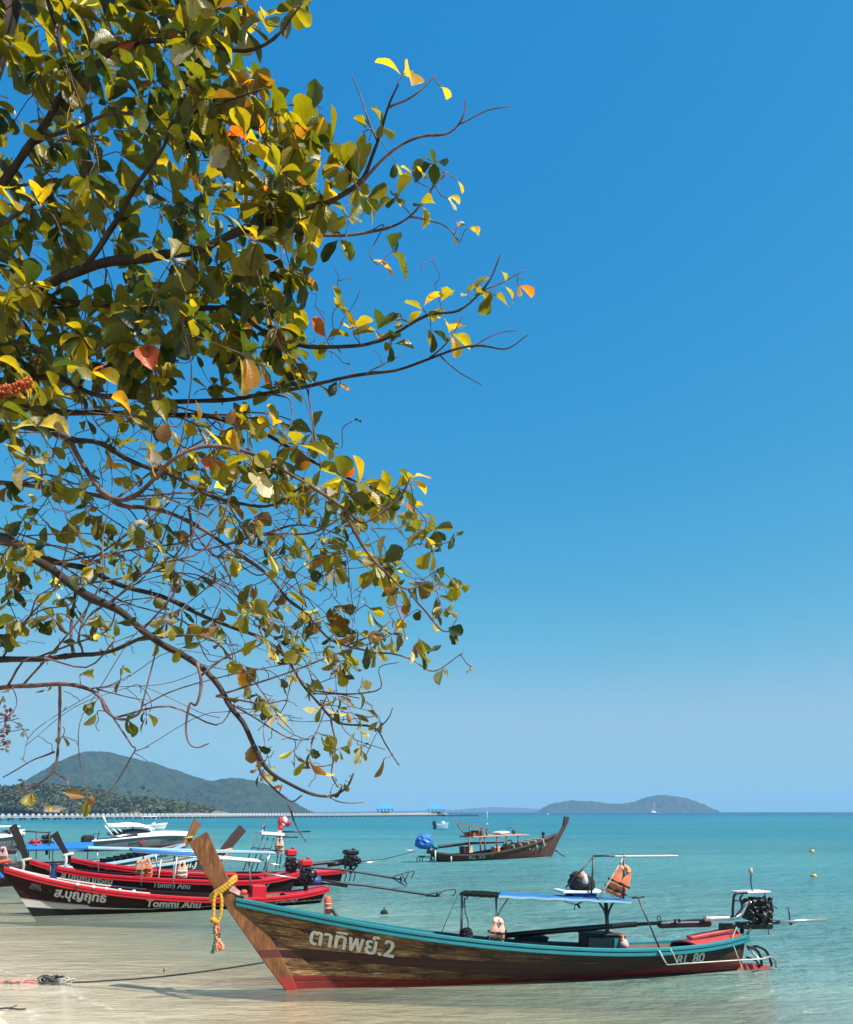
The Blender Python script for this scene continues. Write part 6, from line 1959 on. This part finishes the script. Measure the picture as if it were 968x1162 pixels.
# clusters the photograph shows one by one along the open right edge
for a, b, Y, n, L0, L1, kind in [
 (300, 22, 4.6, 6, .15, .22, 'E'), (332, 8, 4.6, 5, .12, .18, 'E'), (280, 30, 4.7, 6, .16, .22, 'E'), (268, 6, 4.7, 6, .16, .22, 'E'), (240, 30, 4.7, 6, .16, .22, 'E'), (255, 50, 4.7, 6, .15, .2, 'E'), (215, 15, 4.8, 7, .16, .23, 'E'), (180, 20, 4.8, 7, .16, .23, 'E'), (290, 95, 4.5, 6, .13, .18, 'E'), (315, 130, 4.6, 6, .14, .2, 'E'), (340, 165, 4.6, 6, .14, .2, 'E'), (458, 78, 4.5, 3, .15, .2, 'Y'), (503, 98, 4.5, 1, .15, .2, 'Y'), (432, 138, 4.55, 3, .1, .14, 'E'), (412, 150, 4.6, 3, .13, .18, 'E'), (380, 165, 4.6, 4, .16, .22, 'E'), (355, 128, 4.8, 4, .13, .18, 'E'),
 (492, 185, 4.9, 5, .12, .19, 'G'), (519, 205, 5, 1, .12, .15, 'Y'), (468, 195, 4.9, 3, .12, .16, 'Y'), (450, 185, 4.8, 2, .14, .18, 'E'), (450, 225, 4.9, 5, .12, .16, 'E'), (480, 235, 5, 4, .1, .15, 'E'), (420, 228, 4.8, 4, .12, .18, 'Y'),
 (365, 230, 4.6, 5, .16, .22, 'Y'), (395, 245, 4.9, 5, .13, .18, 'Y'), (345, 265, 4.9, 4, .15, .2, 'E'), (385, 270, 4.9, 3, .15, .2, 'G'), (520, 258, 5, 3, .09, .13, 'L'), (535, 258, 5, 2, .09, .12, 'Y'), (508, 225, 5, 2, .1, .14, 'P'),
 (448, 285, 4.9, 4, .16, .2, 'G'), (425, 298, 4.9, 1, .15, .17, 'O'), (345, 320, 4.8, 5, .14, .19, 'E'),
 (385, 345, 4.8, 5, .12, .17, 'E'), (400, 370, 4.8, 5, .13, .17, 'Y'), (428, 375, 4.8, 6, .13, .18, 'E'), (445, 390, 4.8, 4, .13, .17, 'G'), (372, 385, 4.85, 4, .12, .17, 'E'), (455, 362, 4.75, 3, .11, .15, 'E'), (480, 350, 4.75, 4, .12, .16, 'Y'), (500, 345, 4.75, 4, .11, .15, 'E'), (515, 375, 4.9, 4, .12, .16, 'Y'), (490, 375, 4.8, 3, .12, .15, 'G'),
 (543, 330, 4.7, 5, .11, .15, 'E'), (560, 335, 4.7, 4, .11, .15, 'E'), (575, 320, 4.7, 3, .09, .13, 'Y'), (590, 325, 4.7, 2, .08, .12, 'O'), (530, 335, 4.7, 2, .09, .12, 'P'), (330, 400, 4.9, 4, .13, .18, 'L'), (358, 430, 5, 3, .13, .17, 'E'), (385, 440, 5, 2, .08, .12, 'L'), (310, 440, 5, 4, .12, .17, 'G'),
 (400, 478, 4.9, 1, .07, .09, 'E'), (378, 505, 5, 2, .08, .12, 'L'), (412, 548, 4.35, 6, .15, .2, 'Y'), (395, 560, 4.35, 5, .14, .19, 'E'), (430, 560, 4.5, 5, .12, .17, 'E'), (468, 542, 4.3, 3, .1, .14, 'Y'),
 (470, 580, 4.4, 4, .1, .14, 'E'), (480, 605, 4.35, 5, .1, .14, 'E'), (490, 625, 4.35, 4, .1, .13, 'E'), (515, 605, 4.3, 3, .06, .1, 'G'), (500, 650, 4.35, 3, .09, .12, 'E'), (455, 668, 4.3, 2, .13, .17, 'B'), (505, 690, 4.3, 3, .11, .15, 'P'), (515, 715, 4.3, 4, .1, .14, 'G'), (480, 740, 4.45, 4, .1, .13, 'G'), (505, 765, 4.45, 2, .1, .14, 'L'), (535, 757, 4.5, 2, .07, .1, 'P'), (470, 735, 4.45, 2, .11, .15, 'P'), (445, 720, 4.5, 3, .1, .14, 'L'),
 (385, 750, 4.5, 3, .12, .16, 'G'), (410, 780, 4.5, 2, .11, .15, 'P'), (405, 715, 4.6, 4, .13, .18, 'B'), (380, 690, 4.6, 6, .12, .17, 'B'), (430, 818, 4.5, 3, .06, .1, 'E'), (410, 850, 4.5, 3, .07, .1, 'L'), (436, 862, 4.5, 1, .12, .14, 'B'), (350, 862, 4.25, 4, .13, .17, 'B'), (370, 835, 4.3, 3, .1, .14, 'G'), (385, 890, 4.2, 3, .07, .1, 'G'), (365, 800, 4.3, 3, .14, .18, 'P'), (300, 880, 4.25, 2, .08, .1, 'L'), (320, 893, 4.25, 1, .06, .08, 'O'), (290, 845, 4.25, 2, .08, .12, 'L'),
 (145, 815, 4.4, 3, .1, .13, 'G'), (166, 812, 4.4, 3, .09, .12, 'G'), (110, 810, 4.4, 1, .1, .12, 'G'), (72, 835, 4.5, 2, .06, .09, 'L'), (36, 905, 4.5, 3, .08, .1, 'Y'), (57, 912, 4.5, 1, .06, .08, 'Y'), (78, 890, 4.5, 1, .07, .09, 'O'), (98, 905, 4.4, 4, .09, .12, 'B'), (14, 810, 4.6, 1, .09, .11, 'G'), (28, 886, 4.5, 1, .06, .08, 'G'), (140, 755, 4.5, 2, .06, .09, 'P'), (92, 765, 4.5, 1, .12, .13, 'P'),
 (20, 700, 4.6, 6, .1, .15, 'P'), (8, 720, 4.6, 5, .1, .15, 'L'), (60, 700, 4.6, 5, .1, .14, 'L'), (110, 700, 4.6, 5, .1, .14, 'E'), (85, 690, 4.6, 4, .1, .14, 'G'), (150, 640, 4.6, 2, .1, .14, 'G'), (115, 595, 4.6, 4, .11, .16, 'G'), (205, 655, 4.6, 4, .1, .15, 'G'), (190, 640, 4.6, 4, .1, .14, 'L'), (205, 690, 4.6, 3, .11, .15, 'G'), (285, 665, 4.6, 4, .12, .16, 'B'),
 (42, 485, 4.3, 4, .17, .21, 'S'), (190, 480, 4.4, 3, .15, .2, 'B'), (30, 520, 4.3, 3, .15, .2, 'L'), (70, 535, 4.4, 2, .14, .18, 'E'), (150, 470, 4.4, 2, .14, .18, 'Y'), (10, 450, 4.3, 1, .16, .18, 'O'), (265, 520, 4.35, 4, .15, .2, 'Y'), (300, 540, 4.35, 4, .15, .2, 'P'), (290, 520, 4.35, 4, .14, .18, 'E'), (20, 615, 4.5, 3, .13, .16, 'P')]:
    wts = {'Y': {'yellow': 5, 'olive': 1, 'gold': 1.6}, 'E': EDGE, 'G': {'green': 4, 'olive': 2}, 'L': LOW, 'O': {'orange': 1}, 'P': {'pale': 3, 'olive': 1, 'yellow': .6}, 'B': {'brown': 2, 'olive': 2}, 'S': {'pale': 1, 'green': 2}}[kind]
    clusters.append((W(a, b, Y), n, (L0, L1), wts, .25 if b < 560 else .8))
def secondary(end, r0=.0065, r1=.0022):
    e = np.array(tuple(end)); dv = arrP - e
    dist = np.sqrt((dv ** 2).sum(1))
    ok = (dist > .45) & (dist < 1.5) & (dv[:, 0] < -.15)
    if not ok.any(): return
    idx = np.nonzero(ok)[0]; i = int(idx[TR.randrange(len(idx))])
    a = nodes_p[i]; L = (end - a).length; d0 = nodes_d[i]
    pts = [a]
    for t in (.2, .42, .62, .82):
        q = a.lerp(end, t) + d0 * L * .22 * math.sin(math.pi * t) + Vector((TR.gauss(0, 1), TR.gauss(0, 1), TR.gauss(0, 1) + .6)) * L * .045
        pts.append(q)
    pts.append(end)
    path = cr(pts, 4); ra = min(r0, nodes_r[i] * .8)
    rs = [ra + (r1 - ra) * (j / (len(path) - 1)) for j in range(len(path))]
    tw.tube(path, rs, 6); note(path, rs)
for poly, n in (([(60, 500), (300, 470), (420, 560), (500, 620), (520, 720), (440, 780), (300, 790), (150, 720), (40, 660)], 62), ([(200, 760), (420, 770), (440, 850), (380, 900), (300, 880)], 12),
                ([(20, 150), (260, 90), (340, 180), (350, 260), (280, 400), (60, 430)], 14)):
    xs_ = [a for a, b in poly]; ys_ = [b for a, b in poly]; got = 0
    while got < n:
        a, b = TR.uniform(min(xs_), max(xs_)), TR.uniform(min(ys_), max(ys_))
        if not inside(poly, a, b): continue
        got += 1
        if got % 5 == 0: refresh()
        secondary(W(a, b, TR.uniform(4.2, 5.1)))
clusters.sort(key=lambda c: c[0].x)
for i, (p, n, Lr, wts, hang) in enumerate(clusters):
    if i % 8 == 0: refresh()
    d = twig_to(p, wig=.07 if hang < .5 else .13)
    d = (d + Vector((.25, -.1, .35 - hang * .9))).normalized()
    rosette(p, d, n, Lr, wts, hang)
refresh()
# bare twigs, most of them in the thin lower half
for poly, n, dep, rad in [([(0, 470), (300, 450), (400, 560), (480, 600), (500, 700), (420, 740), (300, 760), (150, 720), (0, 740)], 480, (4.2, 5.2), 1),
                          ([(250, 740), (420, 760), (430, 850), (390, 905), (290, 890)], 90, (4.15, 4.5), 1), ([(0, 740), (180, 720), (170, 830), (60, 860), (0, 830)], 30, (4.4, 4.7), 1),
                          ([(0, 0), (300, 0), (420, 150), (480, 230), (560, 330), (560, 400), (380, 440), (0, 470)], 70, (4.4, 5.2), 1)]:
    xs_ = [a for a, b in poly]; ys_ = [b for a, b in poly]; got = 0
    while got < n:
        a, b = TR.uniform(min(xs_), max(xs_)), TR.uniform(min(ys_), max(ys_))
        if not inside(poly, a, b): continue
        got += 1
        if got % 10 == 0: refresh()
        e = W(a, b, TR.uniform(*dep))
        i = int(((arrP - np.array(tuple(e))) ** 2).sum(1).argmin())
        q = nodes_p[i]
        if (e - q).length > .5: e = q + (e - q) * .5 / (e - q).length
        d = twig_to(e, .0021, 3, .1, .25, True)
        if b > 420 and TR.random() < .18:
            rosette(e, (d + Vector((.1, -.1, -.5))).normalized(), TR.randint(1, 2), (.07, .12), LOW, .8)
tw.build('twigs', M['twig'], tree)
m = MB(); sp_ = cr([W(-22, 453, 4.3), W(-4, 447, 4.3), W(16, 441, 4.3), W(34, 434, 4.3)], 8)
m.tube(sp_, [.011] * len(sp_), 7)
fr_ = random.Random(6)
for i, q in enumerate(sp_):
    for k in range(16):
        u = Vector((fr_.gauss(0, .5), fr_.gauss(0, 1), fr_.gauss(0, 1))).normalized(); L_ = fr_.uniform(.012, .03)
        m.tube([q, q + u * L_], [.005, .003], 4)
        m.ball(q + u * L_, (fr_.uniform(.004, .009),) * 3, 5, 4, .5, i * 16 + k)
m.build('flower_spike', M['spike'], tree)
m = MB(); m.tube(cr([W(-22, 453, 4.3), W(-45, 462, 4.4), W(-80, 488, 4.75)], 4), .006, 6); m.build('flower_stalk', M['twig'], tree)
leaves.build('foliage', M['leaf'], tree, {'col': lcol, 'lt': llt, 'ls': lls})
print('leaves', leaves_n[0], 'twig faces', len(tw.f))
# pink blossom sprig reaching in at the left edge, from a shrub outside the frame
sb_ = Vector((-3.75, 6.2, ground_z(-3.75, 6.2)))
t = thing('blossom_shrub', 'pink blossoms on a thin sprig reaching in at the left edge below the branches', 'shrub', sb_)
m = MB(); stem = cr([sb_ - Vector((0, 0, .1)), sb_ + Vector((0, -.1, 1.4)), W(-40, 880, 6.0), W(-15, 830, 6.0), W(4, 790, 6.0)], 6)
m.tube(stem, [.02 * (1 - i / len(stem)) + .004 for i in range(len(stem))], 6)
for a, b in ((12, 812), (22, 815), (28, 827), (8, 825), (10, 840), (4, 845), (-20, 850), (-30, 870)):
    m.tube(cr([W(-14, min(860, b + 6), 6.0), W((a - 14) / 2, b + 4, 6.0), W(a, b, 6.0)], 3), .003, 5)
m.build('stem', M['twig'], t)
m = MB(); cl = []
for a, b in ((3, 788), (5, 806), (9, 813), (12, 812), (2, 826), (5, 830), (9, 838), (4, 846), (-5, 850), (-12, 820), (-20, 850), (-28, 868), (27, 827)):
    q = W(a, b, 6.0 + TR.uniform(-.05, .05)); cc = TR.choice([(.5, .16, .22), (.55, .3, .3), (.35, .08, .12), (.5, .42, .34)])
    for k in range(7):
        u = Vector((TR.gauss(0, 1), TR.gauss(0, 1), TR.gauss(0, 1))).normalized(); v = u.orthogonal().normalized(); s = .026
        c_ = q + u * .02
        m.add([c_, c_ + u * s + v * s * .6, c_ + u * s * 1.8, c_ + u * s - v * s * .6], [(0, 1, 2, 3)]); cl += [(*cc, 1)] * 4
m.build('blossom', M['farleaf'], t, {'col': cl})
